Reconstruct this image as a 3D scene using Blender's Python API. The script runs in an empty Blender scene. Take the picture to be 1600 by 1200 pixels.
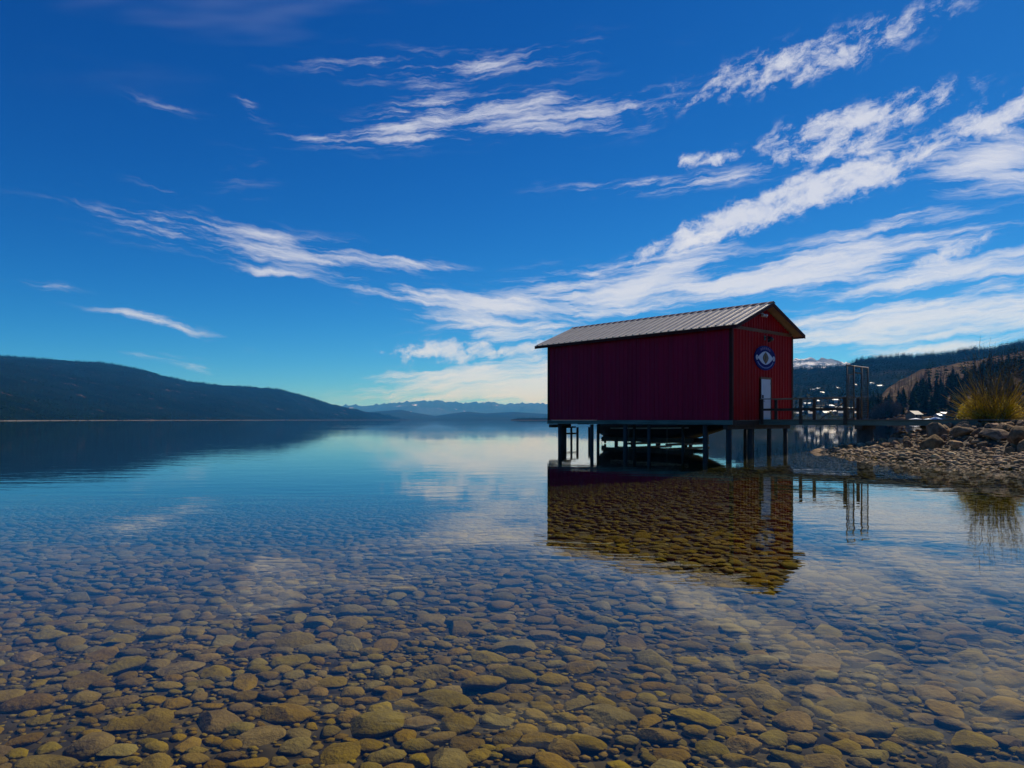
import bpy, bmesh, math, random
import numpy as np
from mathutils import Vector, Matrix, noise as mnoise

R = math.radians
rng = random.Random(7)
nrs = np.random.RandomState(11)
S = bpy.context.scene
COL = S.collection

# ------------------------------------------------------------------ camera, sky, sun, exposure
CAM_H, F_PX, HOR = 1.45, 1132.0, 656.0
SUN_AZ, SUN_EL = R(44), R(45)          # azimuth clockwise from +Y (the view direction)

cam = bpy.data.cameras.new('camera')
cam.sensor_width = 36.0
cam.lens = 36.0 * F_PX / 1600.0
cam.shift_y = 56.0 / 1600.0
cam.clip_start, cam.clip_end = 0.1, 200000.0
camo = bpy.data.objects.new('camera', cam)
COL.objects.link(camo)
camo.location = (0, 0, CAM_H)
camo.rotation_euler = (R(90), 0, 0)
S.camera = camo

S.render.engine = 'CYCLES'
S.cycles.use_denoising = True
S.cycles.max_bounces = 7
S.cycles.diffuse_bounces = 2
S.cycles.glossy_bounces = 4
S.cycles.transparent_max_bounces = 12
S.cycles.volume_bounces = 0
S.cycles.caustics_reflective = False
S.cycles.caustics_refractive = False
S.cycles.sample_clamp_indirect = 4.0
S.view_settings.view_transform = 'Standard'
S.view_settings.look = 'None'
S.view_settings.exposure = 0.0
S.view_settings.gamma = 1.0
S.view_settings.use_curve_mapping = False


class NT:
    """small helper to write node trees"""
    def __init__(self, tree):
        self.t = tree
        self.n = tree.nodes
        self.l = tree.links

    def node(self, typ, **kw):
        nd = self.n.new(typ)
        for k, v in kw.items():
            setattr(nd, k, v)
        return nd

    def put(self, sock, v):
        if hasattr(v, 'is_output'):
            self.l.new(v, sock)
        else:
            sock.default_value = v

    def math(self, op, a, b=0.0, c=0.0, clamp=False):
        nd = self.node('ShaderNodeMath', operation=op, use_clamp=clamp)
        self.put(nd.inputs[0], a)
        self.put(nd.inputs[1], b)
        if len(nd.inputs) > 2:
            self.put(nd.inputs[2], c)
        return nd.outputs[0]

    def vmath(self, op, a, b=(0, 0, 0), out=0):
        nd = self.node('ShaderNodeVectorMath', operation=op)
        self.put(nd.inputs[0], a)
        self.put(nd.inputs[1], b)
        return nd.outputs[out]

    def xyz(self, x, y, z=0.0):
        nd = self.node('ShaderNodeCombineXYZ')
        self.put(nd.inputs[0], x); self.put(nd.inputs[1], y); self.put(nd.inputs[2], z)
        return nd.outputs[0]

    def sep(self, v):
        nd = self.node('ShaderNodeSeparateXYZ')
        self.put(nd.inputs[0], v)
        return nd.outputs

    def noise(self, vec, scale=1.0, detail=3.0, rough=0.5, dist=0.0, dims='3D', out='Fac'):
        nd = self.node('ShaderNodeTexNoise', noise_dimensions=dims)
        if vec is not None:
            self.put(nd.inputs['Vector'], vec)
        self.put(nd.inputs['Scale'], scale)
        self.put(nd.inputs['Detail'], detail)
        self.put(nd.inputs['Roughness'], rough)
        self.put(nd.inputs['Distortion'], dist)
        return nd.outputs[out]

    def smooth(self, v, lo, hi):
        nd = self.node('ShaderNodeMapRange', interpolation_type='SMOOTHSTEP')
        self.put(nd.inputs[0], v)
        nd.inputs[1].default_value = lo
        nd.inputs[2].default_value = hi
        nd.inputs[3].default_value = 0.0
        nd.inputs[4].default_value = 1.0
        return nd.outputs[0]

    def mix(self, fac, a, b, blend='MIX'):
        nd = self.node('ShaderNodeMix', data_type='RGBA', blend_type=blend)
        self.put(nd.inputs[0], fac)
        for s, v in ((nd.inputs[6], a), (nd.inputs[7], b)):
            if isinstance(v, tuple) and len(v) == 3:
                v = v + (1.0,)
            self.put(s, v)
        return nd.outputs[2]


# world: Nishita sky, cirrus mixed in by direction
W = bpy.data.worlds.new('World')
S.world = W
W.use_nodes = True
W.node_tree.nodes.clear()
w = NT(W.node_tree)
sky = w.node('ShaderNodeTexSky', sky_type='NISHITA')
sky.sun_disc = False
sky.sun_elevation = SUN_EL
sky.sun_rotation = SUN_AZ
sky.altitude = 400.0
sky.air_density = 0.6
sky.dust_density = 0.1
sky.ozone_density = 3.0
SKY_STR = 0.1
CLOUD = (0.86, 0.87, 0.92)

tc = w.node('ShaderNodeTexCoord').outputs['Generated']
dvec = w.vmath('NORMALIZE', tc)
dX, dY, dZ = w.sep(dvec)
az0 = w.math('ARCTAN2', dX, dY)
el0 = w.math('ARCSINE', dZ)
ae = w.xyz(az0, el0)
w1 = w.vmath('SUBTRACT', w.noise(ae, 5.0, 2.0, 0.5, 0.0, '2D', 'Color'), (0.5, 0.5, 0.5))
w2 = w.vmath('SUBTRACT', w.noise(ae, 24.0, 3.0, 0.6, 0.0, '2D', 'Color'), (0.5, 0.5, 0.5))
wv = w.vmath('ADD', ae, w.vmath('ADD', w.vmath('MULTIPLY', w1, (0.035, 0.016, 0)), w.vmath('MULTIPLY', w2, (0.022, 0.012, 0))))
azw, elw, _ = w.sep(wv)
# x, y (pixels of the photograph, used only to find the direction), half length, half width, tilt, bend, strength, puffiness
WISPS = [
    (540, 214, 120, 12, 4, 0, .55, .15), (650, 192, 95, 27, 16, 0, .75, .2), (850, 178, 230, 30, 2, 0, .75, .1),
    (400, 384, 270, 26, -6, 0, .85, .1), (640, 412, 110, 9, -7, 0, .5, .1), (420, 428, 65, 8, -2, 0, .45, .1),
    (80, 444, 45, 8, -6, 0, .6, .1), (200, 488, 50, 6, -5, 0, .55, .1), (260, 510, 120, 11, -12, 0, .75, .1),
    (310, 571, 60, 9, -8, 0, .55, .1), (200, 555, 70, 7, -3, 0, .35, .1), (260, 166, 80, 16, -10, 0, .3, .2),
    (390, 165, 50, 14, -30, 0, .35, .3), (255, 300, 70, 7, -14, 0, .4, .1), (390, 270, 80, 50, 40, 0, .16, .1),
    (1080, 284, 220, 13, 2, 0.9, .8, .1), (1085, 250, 24, 11, 0, 0, 1.1, .8), (1132, 246, 24, 9, 10, 0, .95, .8),
    (1100, 362, 130, 20, 19, 0, 1.1, .65), (1230, 318, 170, 27, 17, 0, 1.2, .7), (1350, 278, 110, 27, 10, 0, 1.2, .7),
    (1340, 188, 150, 27, 6, 0, 1.1, .6), (1300, 238, 110, 14, 4, 0, .8, .5), (1410, 236, 150, 26, 4, 0, .6, .3),
    (1570, 185, 100, 30, 12, 0, 1.1, .4), (1560, 255, 130, 38, -4, 0, 1.15, .3), (1425, 341, 90, 10, 10, 0, .5, .1),
    (700, 466, 170, 12, -6, 0, .75, .1), (800, 480, 210, 20, -2, 0, .85, .15), (740, 503, 150, 9, -3, 0, .7, .1),
    (960, 455, 190, 38, 8, 0, .95, .15), (1040, 420, 110, 26, 26, 0, .8, .3), (930, 425, 90, 8, -6, 0, .6, .1),
    (1330, 398, 210, 26, 8, 0, 1.05, .1), (1260, 428, 190, 18, 6, 0, .95, .15), (1180, 450, 170, 16, 3, 0, .8, .2),
    (1480, 400, 80, 16, 24, 0, .9, .4), (1410, 440, 120, 15, 10, 0, .9, .3), (1550, 425, 120, 22, 4, 0, 1.0, .2),
    (1480, 478, 220, 16, 3, 0, 1.0, .1), (1400, 505, 250, 20, 2, 0, .95, .1), (1330, 530, 210, 15, 1, 0, .85, .1),
    (1460, 545, 160, 10, 0, 0, .9, .1), (1620, 500, 160, 26, 2, 0, .9, .1),
    (770, 522, 110, 18, 3, 0, .8, .3), (690, 548, 85, 18, 4, 0, .9, .5), (800, 545, 110, 13, 8, 0, .7, .4),
    (750, 586, 140, 20, 3, 0, 1.1, .3), (760, 612, 200, 22, 0, 0, 1.1, .05), (860, 598, 150, 28, 2, 0, 1.2, .1),
    (1000, 560, 190, 30, 4, 0, .8, .2), (1420, 470, 260, 50, 5, 0, .14, .1), (1150, 500, 260, 40, 5, 0, .14, .1), (860, 440, 160, 30, 8, 0, .15, .1), (720, 100, 260, 22, 4, 0, .5, .1), (1250, 95, 220, 30, 8, 0, .8, .4),
    (1750, 330, 150, 40, 6, 0, .9, .2), (-150, 420, 150, 26, -8, 0, .6, .1),
]
# three kinds of cloud, each with its own grain: streaks falling, streaks rising, puffs
acc = [None, None, None]
prev = None
for i, (px, py, hl, hw, tilt, bend, amp, turb) in enumerate(WISPS):
    caz = math.atan((px - 800) / F_PX)
    cel = math.atan((HOR - py) / F_PX * math.cos(caz))
    k = math.cos(caz)
    cls = 2 if turb > .35 else (0 if tilt < -1 else 1)
    mp = w.node('ShaderNodeMapping', vector_type='TEXTURE')
    # a vanishing dependence on the last one keeps the shader's evaluation in sequence (its stack is small)
    w.l.new(wv if prev is None else w.vmath('ADD', wv, w.vmath('MULTIPLY', prev, (1e-9, 1e-9, 0))), mp.inputs['Vector'])
    mp.inputs['Location'].default_value = (caz, cel, 0)
    mp.inputs['Rotation'].default_value = (0, 0, R(tilt))
    mp.inputs['Scale'].default_value = (hl * k * k * 1.8 / F_PX, hw * k * (1.7 if cls == 2 else 2.15) / F_PX, 1)
    vec = mp.outputs[0]
    if bend:
        bx_, by_, _b = w.sep(vec)
        vec = w.xyz(bx_, w.math('SUBTRACT', by_, w.math('MULTIPLY', w.math('MULTIPLY', bx_, bx_), bend)))
    gr = w.node('ShaderNodeTexGradient', gradient_type='QUADRATIC_SPHERE')
    w.l.new(vec, gr.inputs[0])
    v_ = w.math('MULTIPLY_ADD', gr.outputs['Fac'], amp * (1.25 if cls == 2 else .95), 0.0 if acc[cls] is None else acc[cls])
    acc[cls] = v_
    prev = v_
# thin cirrus over the whole sky dome, on a plane high above
zc = w.math('MAXIMUM', dZ, 0.06)
pl = w.xyz(w.math('DIVIDE', dX, zc), w.math('DIVIDE', dY, zc))
pn = w.noise(w.vmath('MULTIPLY', pl, (0.55, 1.6, 0)), 1.0, 4.0, 0.62, 0.0, '2D')
tot = w.math('MULTIPLY', w.smooth(pn, 0.58, 0.9), w.math('MULTIPLY', w.smooth(dZ, 0.34, 0.65), 0.35))
for cls, (tilt, fx_, fy_, det, ro, na) in enumerate(((-7, 8, 64, 5.5, .66, 1.6), (5, 8, 70, 5.5, .66, 1.8), (14, 30, 54, 5.5, .68, 1.9))):
    rot = w.node('ShaderNodeMapping', vector_type='TEXTURE')
    w.l.new(wv, rot.inputs['Vector'])
    rot.inputs['Location'].default_value = (3.1 * cls, 1.7 * cls, 0)
    rot.inputs['Rotation'].default_value = (0, 0, R(tilt))
    rot.inputs['Scale'].default_value = (1 / fx_, 1 / fy_, 1)
    nz = w.noise(rot.outputs[0], 1.0, det, ro, 0.0, '2D')
    G_ = w.math('MINIMUM', acc[cls], 1.1)
    val = w.math('ADD', w.math('MULTIPLY', G_, 0.66), w.math('MULTIPLY', w.math('SUBTRACT', nz, 0.5), na))
    dn_ = w.math('MULTIPLY', w.smooth(val, 0.08, 0.95), w.smooth(G_, 0.0, 0.42))
    tot = w.math('ADD', tot, w.math('MULTIPLY', dn_, 1.15))
dens = w.math('SUBTRACT', 1.0, w.math('POWER', 2.71828, w.math('MULTIPLY', tot, -1.15)))
# deep polarised blue: each channel's response bent the same way over the whole sky
sc_ = w.vmath('SCALE', sky.outputs[0])
sc_.node.inputs['Scale'].default_value = SKY_STR
sr_, sgn_, sb_ = w.sep(sc_)
skys = w.xyz(w.math('MULTIPLY', w.math('POWER', sr_, 2.35), 1.0), w.math('MULTIPLY', w.math('POWER', sgn_, 1.40), 0.97), w.math('MULTIPLY', sb_, 1.06))
cl = w.mix(dens, skys, CLOUD)
bg = w.node('ShaderNodeBackground')
w.l.new(cl, bg.inputs[0])
bg.inputs[1].default_value = 1.0
wo = w.node('ShaderNodeOutputWorld')
w.l.new(bg.outputs[0], wo.inputs[0])
W.cycles.sampling_method = 'MANUAL'
W.cycles.sample_map_resolution = 512

sun = bpy.data.lights.new('sun', 'SUN')
sun.energy = 5.0
sun.angle = R(0.53)
sun.color = (1.0, 0.93, 0.80)
suno = bpy.data.objects.new('sun', sun)
COL.objects.link(suno)
sd = Vector((math.sin(SUN_AZ) * math.cos(SUN_EL), math.cos(SUN_AZ) * math.cos(SUN_EL), math.sin(SUN_EL)))
suno.rotation_euler = sd.to_track_quat('Z', 'Y').to_euler()

# ------------------------------------------------------------------ materials
def mat(name, col, rough=0.6, metal=0.0, spec=0.5, vary=None, nscale=4.0, bump=0.0, bscale=20.0, island=0.0, coord='Object', stretch=(1, 1, 1)):
    m = bpy.data.materials.new(name)
    m.use_nodes = True
    t = NT(m.node_tree)
    b = m.node_tree.nodes['Principled BSDF']
    b.inputs['Roughness'].default_value = rough
    b.inputs['Metallic'].default_value = metal
    b.inputs['Specular IOR Level'].default_value = spec
    co = t.node('ShaderNodeTexCoord').outputs['Object'] if coord == 'Object' else t.node('ShaderNodeNewGeometry').outputs['Position']
    co = t.vmath('MULTIPLY', co, stretch)
    c = tuple(col) + (1.0,)
    if vary is not None:
        f = t.smooth(t.noise(co, nscale, 5.0, 0.65), 0.35, 0.68)
        c = t.mix(f, c, tuple(vary) + (1.0,))
    if island > 0:
        ge = t.node('ShaderNodeNewGeometry')
        oi = t.node('ShaderNodeObjectInfo')
        r = t.math('FRACT', t.math('ADD', ge.outputs['Random Per Island'], oi.outputs['Random']))
        v = t.math('ADD', 1.0 - island, t.math('MULTIPLY', r, 2 * island))
        h = t.node('ShaderNodeHueSaturation')
        t.put(h.inputs['Color'], c)
        t.l.new(v, h.inputs['Value'])
        t.l.new(t.math('ADD', 0.49, t.math('MULTIPLY', t.math('FRACT', t.math('MULTIPLY', r, 7.3)), 0.02)), h.inputs['Hue'])
        t.l.new(t.math('ADD', 0.85, t.math('MULTIPLY', t.math('FRACT', t.math('MULTIPLY', r, 13.7)), 0.25)), h.inputs['Saturation'])
        c = h.outputs[0]
    t.put(b.inputs['Base Color'], c)
    if bump > 0:
        bn_ = t.node('ShaderNodeBump')
        bn_.inputs['Strength'].default_value = 1.0
        bn_.inputs['Distance'].default_value = bump
        t.l.new(t.noise(co, bscale, 4.0, 0.6), bn_.inputs['Height'])
        t.l.new(bn_.outputs[0], b.inputs['Normal'])
    return m


M = {}
M['red'] = mat('red painted steel', (0.44, 0.003, 0.045), 0.42, 0, 0.10, (0.31, 0.003, 0.036), 1.6, 0.0006, 3.0, coord='World', stretch=(1, 1, .12))
M['red_gable_bounce'] = mat('bounce tinted red painted steel', (0.54, 0.009, 0.010), 0.45, 0, 0.08, (0.40, 0.007, 0.009), 1.6, 0.0006, 3.0, coord='World', stretch=(1, 1, .12))  # same wall red, with warm bounce light put into the colour for the gables
M['dark_trim'] = mat('dark brown trim', (0.07, 0.010, 0.008), 0.6, 0, 0.12, (0.045, 0.008, 0.008), 3)
M['brown_trim'] = mat('ochre trim', (0.24, 0.07, 0.02), 0.5, 0, 0.2, (0.12, 0.04, 0.015), 3)
M['roof'] = mat('galvanised roofing', (0.56, 0.50, 0.41), 0.36, 0.42, 0.5, (0.40, 0.36, 0.30), 0.9, 0.001, 5)
M['soffit'] = mat('unpainted plywood soffit', (0.46, 0.36, 0.22), 0.75, 0, 0.3, (0.34, 0.26, 0.16), 2.5, 0.002, 12)
M['teal_wood'] = mat('weathered treated timber', (0.14, 0.20, 0.17), 0.8, 0, 0.3, (0.08, 0.11, 0.09), 2.5, 0.004, 15, stretch=(1, .3, 3))
M['pile'] = mat('wet creosote pile', (0.055, 0.055, 0.05), 0.7, 0, 0.4, (0.025, 0.024, 0.022), 2.5, 0.01, 9, stretch=(3, 3, .6))
M['wood_dark'] = mat('dark weathered wood', (0.075, 0.055, 0.04), 0.8, 0, 0.3, (0.04, 0.03, 0.024), 3, 0.004, 12, island=.15)
M['deck'] = mat('grey weathered deck boards', (0.21, 0.18, 0.14), 0.8, 0, 0.3, (0.13, 0.11, 0.09), 3, 0.003, 12, island=.2)
M['door'] = mat('white painted steel door', (0.72, 0.71, 0.70), 0.4, 0, 0.5, (0.64, 0.63, 0.62), 1.5)
M['black'] = mat('black metal', (0.012, 0.012, 0.013), 0.4, 0.2, 0.5)
M['white'] = mat('white plastic', (0.75, 0.74, 0.72), 0.4, 0, 0.5)
M['glass'] = mat('lamp glass', (0.55, 0.58, 0.6), 0.08, 0, 0.8)
M['sign_blue'] = mat('blue sign paint', (0.006, 0.011, 0.15), 0.6, 0, 0.08, (0.005, 0.009, 0.12), 3)
M['sign_white'] = mat('white sign paint', (0.72, 0.72, 0.76), 0.45, 0, 0.5, (0.6, 0.6, 0.66), 9)
M['sign_gold'] = mat('brown gold sign paint', (0.22, 0.10, 0.015), 0.45, 0, 0.5, (0.11, 0.045, 0.008), 9)
M['sign_dark'] = mat('dark brown sign paint', (0.03, 0.013, 0.006), 0.5)
M['sign_purple'] = mat('purple sign paint', (0.10, 0.035, 0.20), 0.45)
M['sign_pale'] = mat('pale blue sign paint', (0.22, 0.32, 0.6), 0.45)
M['hull'] = mat('dark boat hull', (0.03, 0.032, 0.04), 0.3, 0, 0.5, (0.02, 0.02, 0.026), 2)
M['steel'] = mat('galvanised pipe', (0.16, 0.13, 0.10), 0.5, 0.6, 0.5, (0.09, 0.07, 0.05), 6)
M['concrete'] = mat('stained concrete', (0.15, 0.12, 0.10), 0.9, 0, 0.3, (0.06, 0.05, 0.045), 2.2, 0.02, 6)
M['boulder'] = mat('grey boulder', (0.34, 0.225, 0.13), 0.95, 0, 0.05, (0.14, 0.095, 0.06), 3.0, 0.03, 5, island=.42)
M['pebble'] = mat('beach stones', (0.37, 0.26, 0.145), 0.9, 0, 0.12, (0.17, 0.12, 0.075), 3, 0.0, 5, island=.5, coord='World')
M['soil'] = mat('gravelly soil', (0.14, 0.11, 0.075), 0.95, 0, 0.2, (0.07, 0.055, 0.04), 1.5, 0.05, 9)
M['cobble'] = mat('algae covered cobble', (0.19, 0.118, 0.004), 0.92, 0, 0.05, (0.115, 0.07, 0.003), 5.0, 0.016, 30, island=.2, coord='World')
M['stem'] = mat('olive brown stems', (0.15, 0.105, 0.03), 0.7, 0, 0.3, island=.4)
M['shoot'] = mat('yellow shoots', (0.55, 0.40, 0.03), 0.6, 0, 0.3, island=.35)
for k_ in ('shoot',):
    t = NT(M[k_].node_tree)
    pb = M[k_].node_tree.nodes['Principled BSDF']
    tl_ = t.node('ShaderNodeBsdfTranslucent')
    t.l.new(pb.inputs['Base Color'].links[0].from_socket, tl_.inputs[0])
    mx_ = t.node('ShaderNodeMixShader')
    mx_.inputs[0].default_value = 0.45
    t.l.new(pb.outputs[0], mx_.inputs[1]); t.l.new(tl_.outputs[0], mx_.inputs[2])
    t.l.new(mx_.outputs[0], M[k_].node_tree.nodes['Material Output'].inputs[0])
M['grass_dry'] = mat('dry grass', (0.40, 0.30, 0.13), 0.8, 0, 0.2, island=.3)
M['bark'] = mat('conifer bark', (0.055, 0.04, 0.03), 0.9, 0, 0.2)
M['needle'] = mat('conifer needles', (0.014, 0.036, 0.022), 1.0, 0, 0.0, (0.026, 0.045, 0.02), .02, island=.45)
M['forest'] = mat('far conifers', (0.008, 0.026, 0.021), 1.0, 0, 0.0, (0.012, 0.028, 0.017), .004, island=.4, coord='World')
M['bare'] = mat('bare deciduous twigs', (0.10, 0.068, 0.055), 0.9, 0, 0.2, island=.3)
M['russet'] = mat('russet shrub twigs', (0.19, 0.105, 0.045), 0.9, 0, 0.2, island=.3)
M['willow'] = mat('yellow willow', (0.34, 0.28, 0.06), 0.8, 0, 0.2, island=.3)


def hill_mat(name, a, b, c, s1, s2, thr=(0.6, 0.7), bump=3.0, bs=0.05, beach=False):
    m = bpy.data.materials.new(name)
    m.use_nodes = True
    t = NT(m.node_tree)
    p = m.node_tree.nodes['Principled BSDF']
    p.inputs['Roughness'].default_value = 0.95
    p.inputs['Specular IOR Level'].default_value = 0.0
    pos = t.node('ShaderNodeNewGeometry').outputs['Position']
    n1_ = t.smooth(t.noise(pos, s1, 6.0, 0.65), 0.4, 0.62)
    n2_ = t.smooth(t.noise(t.vmath('ADD', pos, (913.0, 77.0, 5.0)), s2, 7.0, 0.7), *thr)
    col = t.mix(n2_, t.mix(n1_, a, b), c)
    if beach:
        col = t.mix(t.smooth(t.sep(pos)[2], 1.3, 0.5), col, (0.13, 0.12, 0.11))
    t.l.new(col, p.inputs['Base Color'])
    bp = t.node('ShaderNodeBump')
    bp.inputs['Distance'].default_value = bump
    t.l.new(t.noise(pos, bs, 4.0, 0.7), bp.inputs['Height'])
    t.l.new(bp.outputs[0], p.inputs['Normal'])
    return m


M['hill_left'] = hill_mat('forested slope', (0.003, 0.008, 0.008), (0.006, 0.012, 0.010), (0.12, 0.08, 0.06), 0.006, 0.011, (0.61, 0.70), 6, .04, True)
M['hill_mid'] = hill_mat('low far hills', (0.012, 0.02, 0.014), (0.02, 0.026, 0.016), (0.08, 0.06, 0.04), 0.002, 0.003)
M['hill_ridge'] = hill_mat('ridge floor', (0.009, 0.018, 0.013), (0.02, 0.022, 0.016), (0.15, 0.11, 0.08), 0.006, 0.008, (0.58, 0.72))
M['hill_near'] = hill_mat('dry grass slope', (0.115, 0.08, 0.055), (0.06, 0.045, 0.034), (0.20, 0.155, 0.085), 0.02, 0.03, (0.52, 0.72), 1.0, .2)
M['snow'] = hill_mat('snowy mountain', (0.03, 0.05, 0.06), (0.05, 0.07, 0.08), (0.85, 0.86, 0.88), 0.0009, 0.0013, (0.60, 0.66), 30, .003)
M['snow_near'] = hill_mat('snow covered plateau', (0.04, 0.05, 0.06), (0.20, 0.22, 0.27), (0.78, 0.80, 0.86), 0.004, 0.0035, (0.46, 0.58), 15, .01)


def lakebed_mat():
    m = bpy.data.materials.new('stony lake bed')
    m.use_nodes = True
    t = NT(m.node_tree)
    p = m.node_tree.nodes['Principled BSDF']
    p.inputs['Roughness'].default_value = 0.95
    p.inputs['Specular IOR Level'].default_value = 0.2
    pos = t.node('ShaderNodeNewGeometry').outputs['Position']
    v = t.node('ShaderNodeTexVoronoi')
    t.put(v.inputs['Vector'], t.vmath('MULTIPLY', pos, (1, 1, 0)))
    v.inputs['Scale'].default_value = 5.0
    n_ = t.noise(pos, 1.3, 4.0, 0.6)
    colr = t.mix(t.smooth(n_, 0.35, 0.65), (0.055, 0.036, 0.005), (0.03, 0.02, 0.004))
    hs = t.node('ShaderNodeHueSaturation')
    t.put(hs.inputs['Color'], colr)
    sx = t.sep(v.outputs['Color'])[0]
    t.l.new(t.math('ADD', 0.6, sx), hs.inputs['Value'])
    # silt takes over where the bed drops away
    z = t.sep(pos)[2]
    deep = t.smooth(z, -3.0, -1.0)
    cc = t.mix(deep, (0.012, 0.022, 0.022), hs.outputs[0])
    t.l.new(cc, p.inputs['Base Color'])
    bp = t.node('ShaderNodeBump')
    bp.inputs['Distance'].default_value = 0.12
    t.l.new(t.math('SUBTRACT', 1.0, v.outputs['Distance']), bp.inputs['Height'])
    t.l.new(bp.outputs[0], p.inputs['Normal'])
    return m


M['bed'] = lakebed_mat()


def water_mat():
    m = bpy.data.materials.new('clear lake water')
    m.use_nodes = True
    t = NT(m.node_tree)
    t.n.clear()
    ge = t.node('ShaderNodeNewGeometry')
    pos = ge.outputs['Position']
    a = t.noise(t.vmath('MULTIPLY', pos, (0.55, 1.5, 0)), 1.0, 3.0, 0.5, 0.3, '2D')
    b = t.noise(t.vmath('MULTIPLY', pos, (0.07, 0.16, 0)), 1.0, 2.0, 0.5, 0.0, '2D')
    c = t.noise(t.vmath('MULTIPLY', pos, (3.0, 6.5, 0)), 1.0, 2.0, 0.5, 0.0, '2D')
    # breeze patches: calm mirror here, faintly ruffled there
    d = t.smooth(t.noise(t.vmath('MULTIPLY', pos, (0.012, 0.03, 0)), 1.0, 3.0, 0.5, 0.0, '2D'), 0.35, 0.68)
    hgt = t.math('ADD', t.math('MULTIPLY', a, t.math('ADD', 0.0012, t.math('MULTIPLY', d, 0.0028))),
                 t.math('ADD', t.math('MULTIPLY', b, 0.004), t.math('MULTIPLY', c, t.math('ADD', 0.00015, t.math('MULTIPLY', d, 0.00035)))))
    bp = t.node('ShaderNodeBump')
    bp.inputs['Strength'].default_value = 1.0
    bp.inputs['Distance'].default_value = 1.0
    t.l.new(hgt, bp.inputs['Height'])
    nrm = bp.outputs[0]
    cs = t.math('ABSOLUTE', t.vmath('DOT_PRODUCT', nrm, ge.outputs['Incoming'], out=1))
    fr = t.math('ADD', 0.02, t.math('MULTIPLY', 0.98, t.math('POWER', t.math('SUBTRACT', 1.0, cs, clamp=True), 6.1)), clamp=True)
    tr = t.node('ShaderNodeBsdfTransparent')
    tr.inputs[0].default_value = (0.97, 0.98, 0.96, 1)
    gl = t.node('ShaderNodeBsdfGlossy')
    gl.inputs['Roughness'].default_value = 0.012
    gl.inputs['Color'].default_value = (1, 1, 1, 1)
    t.l.new(nrm, gl.inputs['Normal'])
    mx = t.node('ShaderNodeMixShader')
    t.l.new(fr, mx.inputs[0]); t.l.new(tr.outputs[0], mx.inputs[1]); t.l.new(gl.outputs[0], mx.inputs[2])
    o = t.node('ShaderNodeOutputMaterial')
    t.l.new(mx.outputs[0], o.inputs[0])
    ab = t.node('ShaderNodeVolumeAbsorption')
    ab.inputs['Color'].default_value = (0.93, 0.955, 0.93, 1)
    ab.inputs['Density'].default_value = 1.0
    t.l.new(ab.outputs[0], o.inputs['Volume'])
    return m


M['water'] = water_mat()

# ------------------------------------------------------------------ mesh helpers
class MB:
    def __init__(self):
        self.v, self.f = [], []

    def add(self, vs, fs):
        o = len(self.v)
        self.v.extend([tuple(p) for p in vs])
        self.f.extend([tuple(i + o for i in q) for q in fs])
        return self

    def box(self, x0, x1, y0, y1, z0, z1):
        return self.add([(x0, y0, z0), (x1, y0, z0), (x1, y1, z0), (x0, y1, z0), (x0, y0, z1), (x1, y0, z1), (x1, y1, z1), (x0, y1, z1)],
                        [(0, 3, 2, 1), (4, 5, 6, 7), (0, 1, 5, 4), (1, 2, 6, 5), (2, 3, 7, 6), (3, 0, 4, 7)])

    def tube(self, pts, rad, n=8, cap=True):
        pts = [Vector(p) for p in pts]
        if not hasattr(rad, '__len__'):
            rad = [rad] * len(pts)
        vs, fs = [], []
        for i, p in enumerate(pts):
            d = (pts[min(i + 1, len(pts) - 1)] - pts[max(i - 1, 0)]).normalized()
            up = Vector((0, 0, 1)) if abs(d.z) < 0.95 else Vector((1, 0, 0))
            a = d.cross(up).normalized()
            b = d.cross(a)
            for k in range(n):
                t = 2 * math.pi * k / n
                vs.append(p + (a * math.cos(t) + b * math.sin(t)) * rad[i])
        for i in range(len(pts) - 1):
            for k in range(n):
                fs.append((i * n + k, i * n + (k + 1) % n, (i + 1) * n + (k + 1) % n, (i + 1) * n + k))
        if cap:
            fs.append(tuple(range(n)))
            fs.append(tuple((len(pts) - 1) * n + k for k in reversed(range(n))))
        return self.add(vs, fs)

    def mesh(self, name, m, smooth=False):
        me = bpy.data.meshes.new(name)
        me.from_pydata(self.v, [], self.f)
        me.update()
        bm = bmesh.new()
        bm.from_mesh(me)
        bmesh.ops.recalc_face_normals(bm, faces=bm.faces)
        bm.to_mesh(me)
        bm.free()
        me.materials.append(m)
        if smooth:
            me.polygons.foreach_set('use_smooth', [True] * len(me.polygons))
        return me

    def build(self, name, m, parent=None, smooth=False, bevel=0.0):
        o = link(name, self.mesh(name, m, smooth), parent)
        if bevel:
            b = o.modifiers.new('bevel', 'BEVEL')
            b.width = bevel
            b.segments = 2
            b.limit_method = 'ANGLE'
        return o


def link(name, me, parent=None):
    o = bpy.data.objects.new(name, me)
    COL.objects.link(o)
    o.parent = parent
    return o


def tag(o, label=None, cat=None, group=None, kind=None):
    for k, v in (('label', label), ('category', cat), ('group', group), ('kind', kind)):
        if v:
            o[k] = v
    return o


def empty(name, loc=(0, 0, 0), rz=0.0):
    o = bpy.data.objects.new(name, None)
    COL.objects.link(o)
    o.location = loc
    o.rotation_euler = (0, 0, rz)
    o.empty_display_size = 0.3
    return o


def copy_tree(o, parent=None):
    c = o.copy()
    COL.objects.link(c)
    c.parent = parent
    for ch in list(o.children):
        copy_tree(ch, c)
    return c


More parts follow.
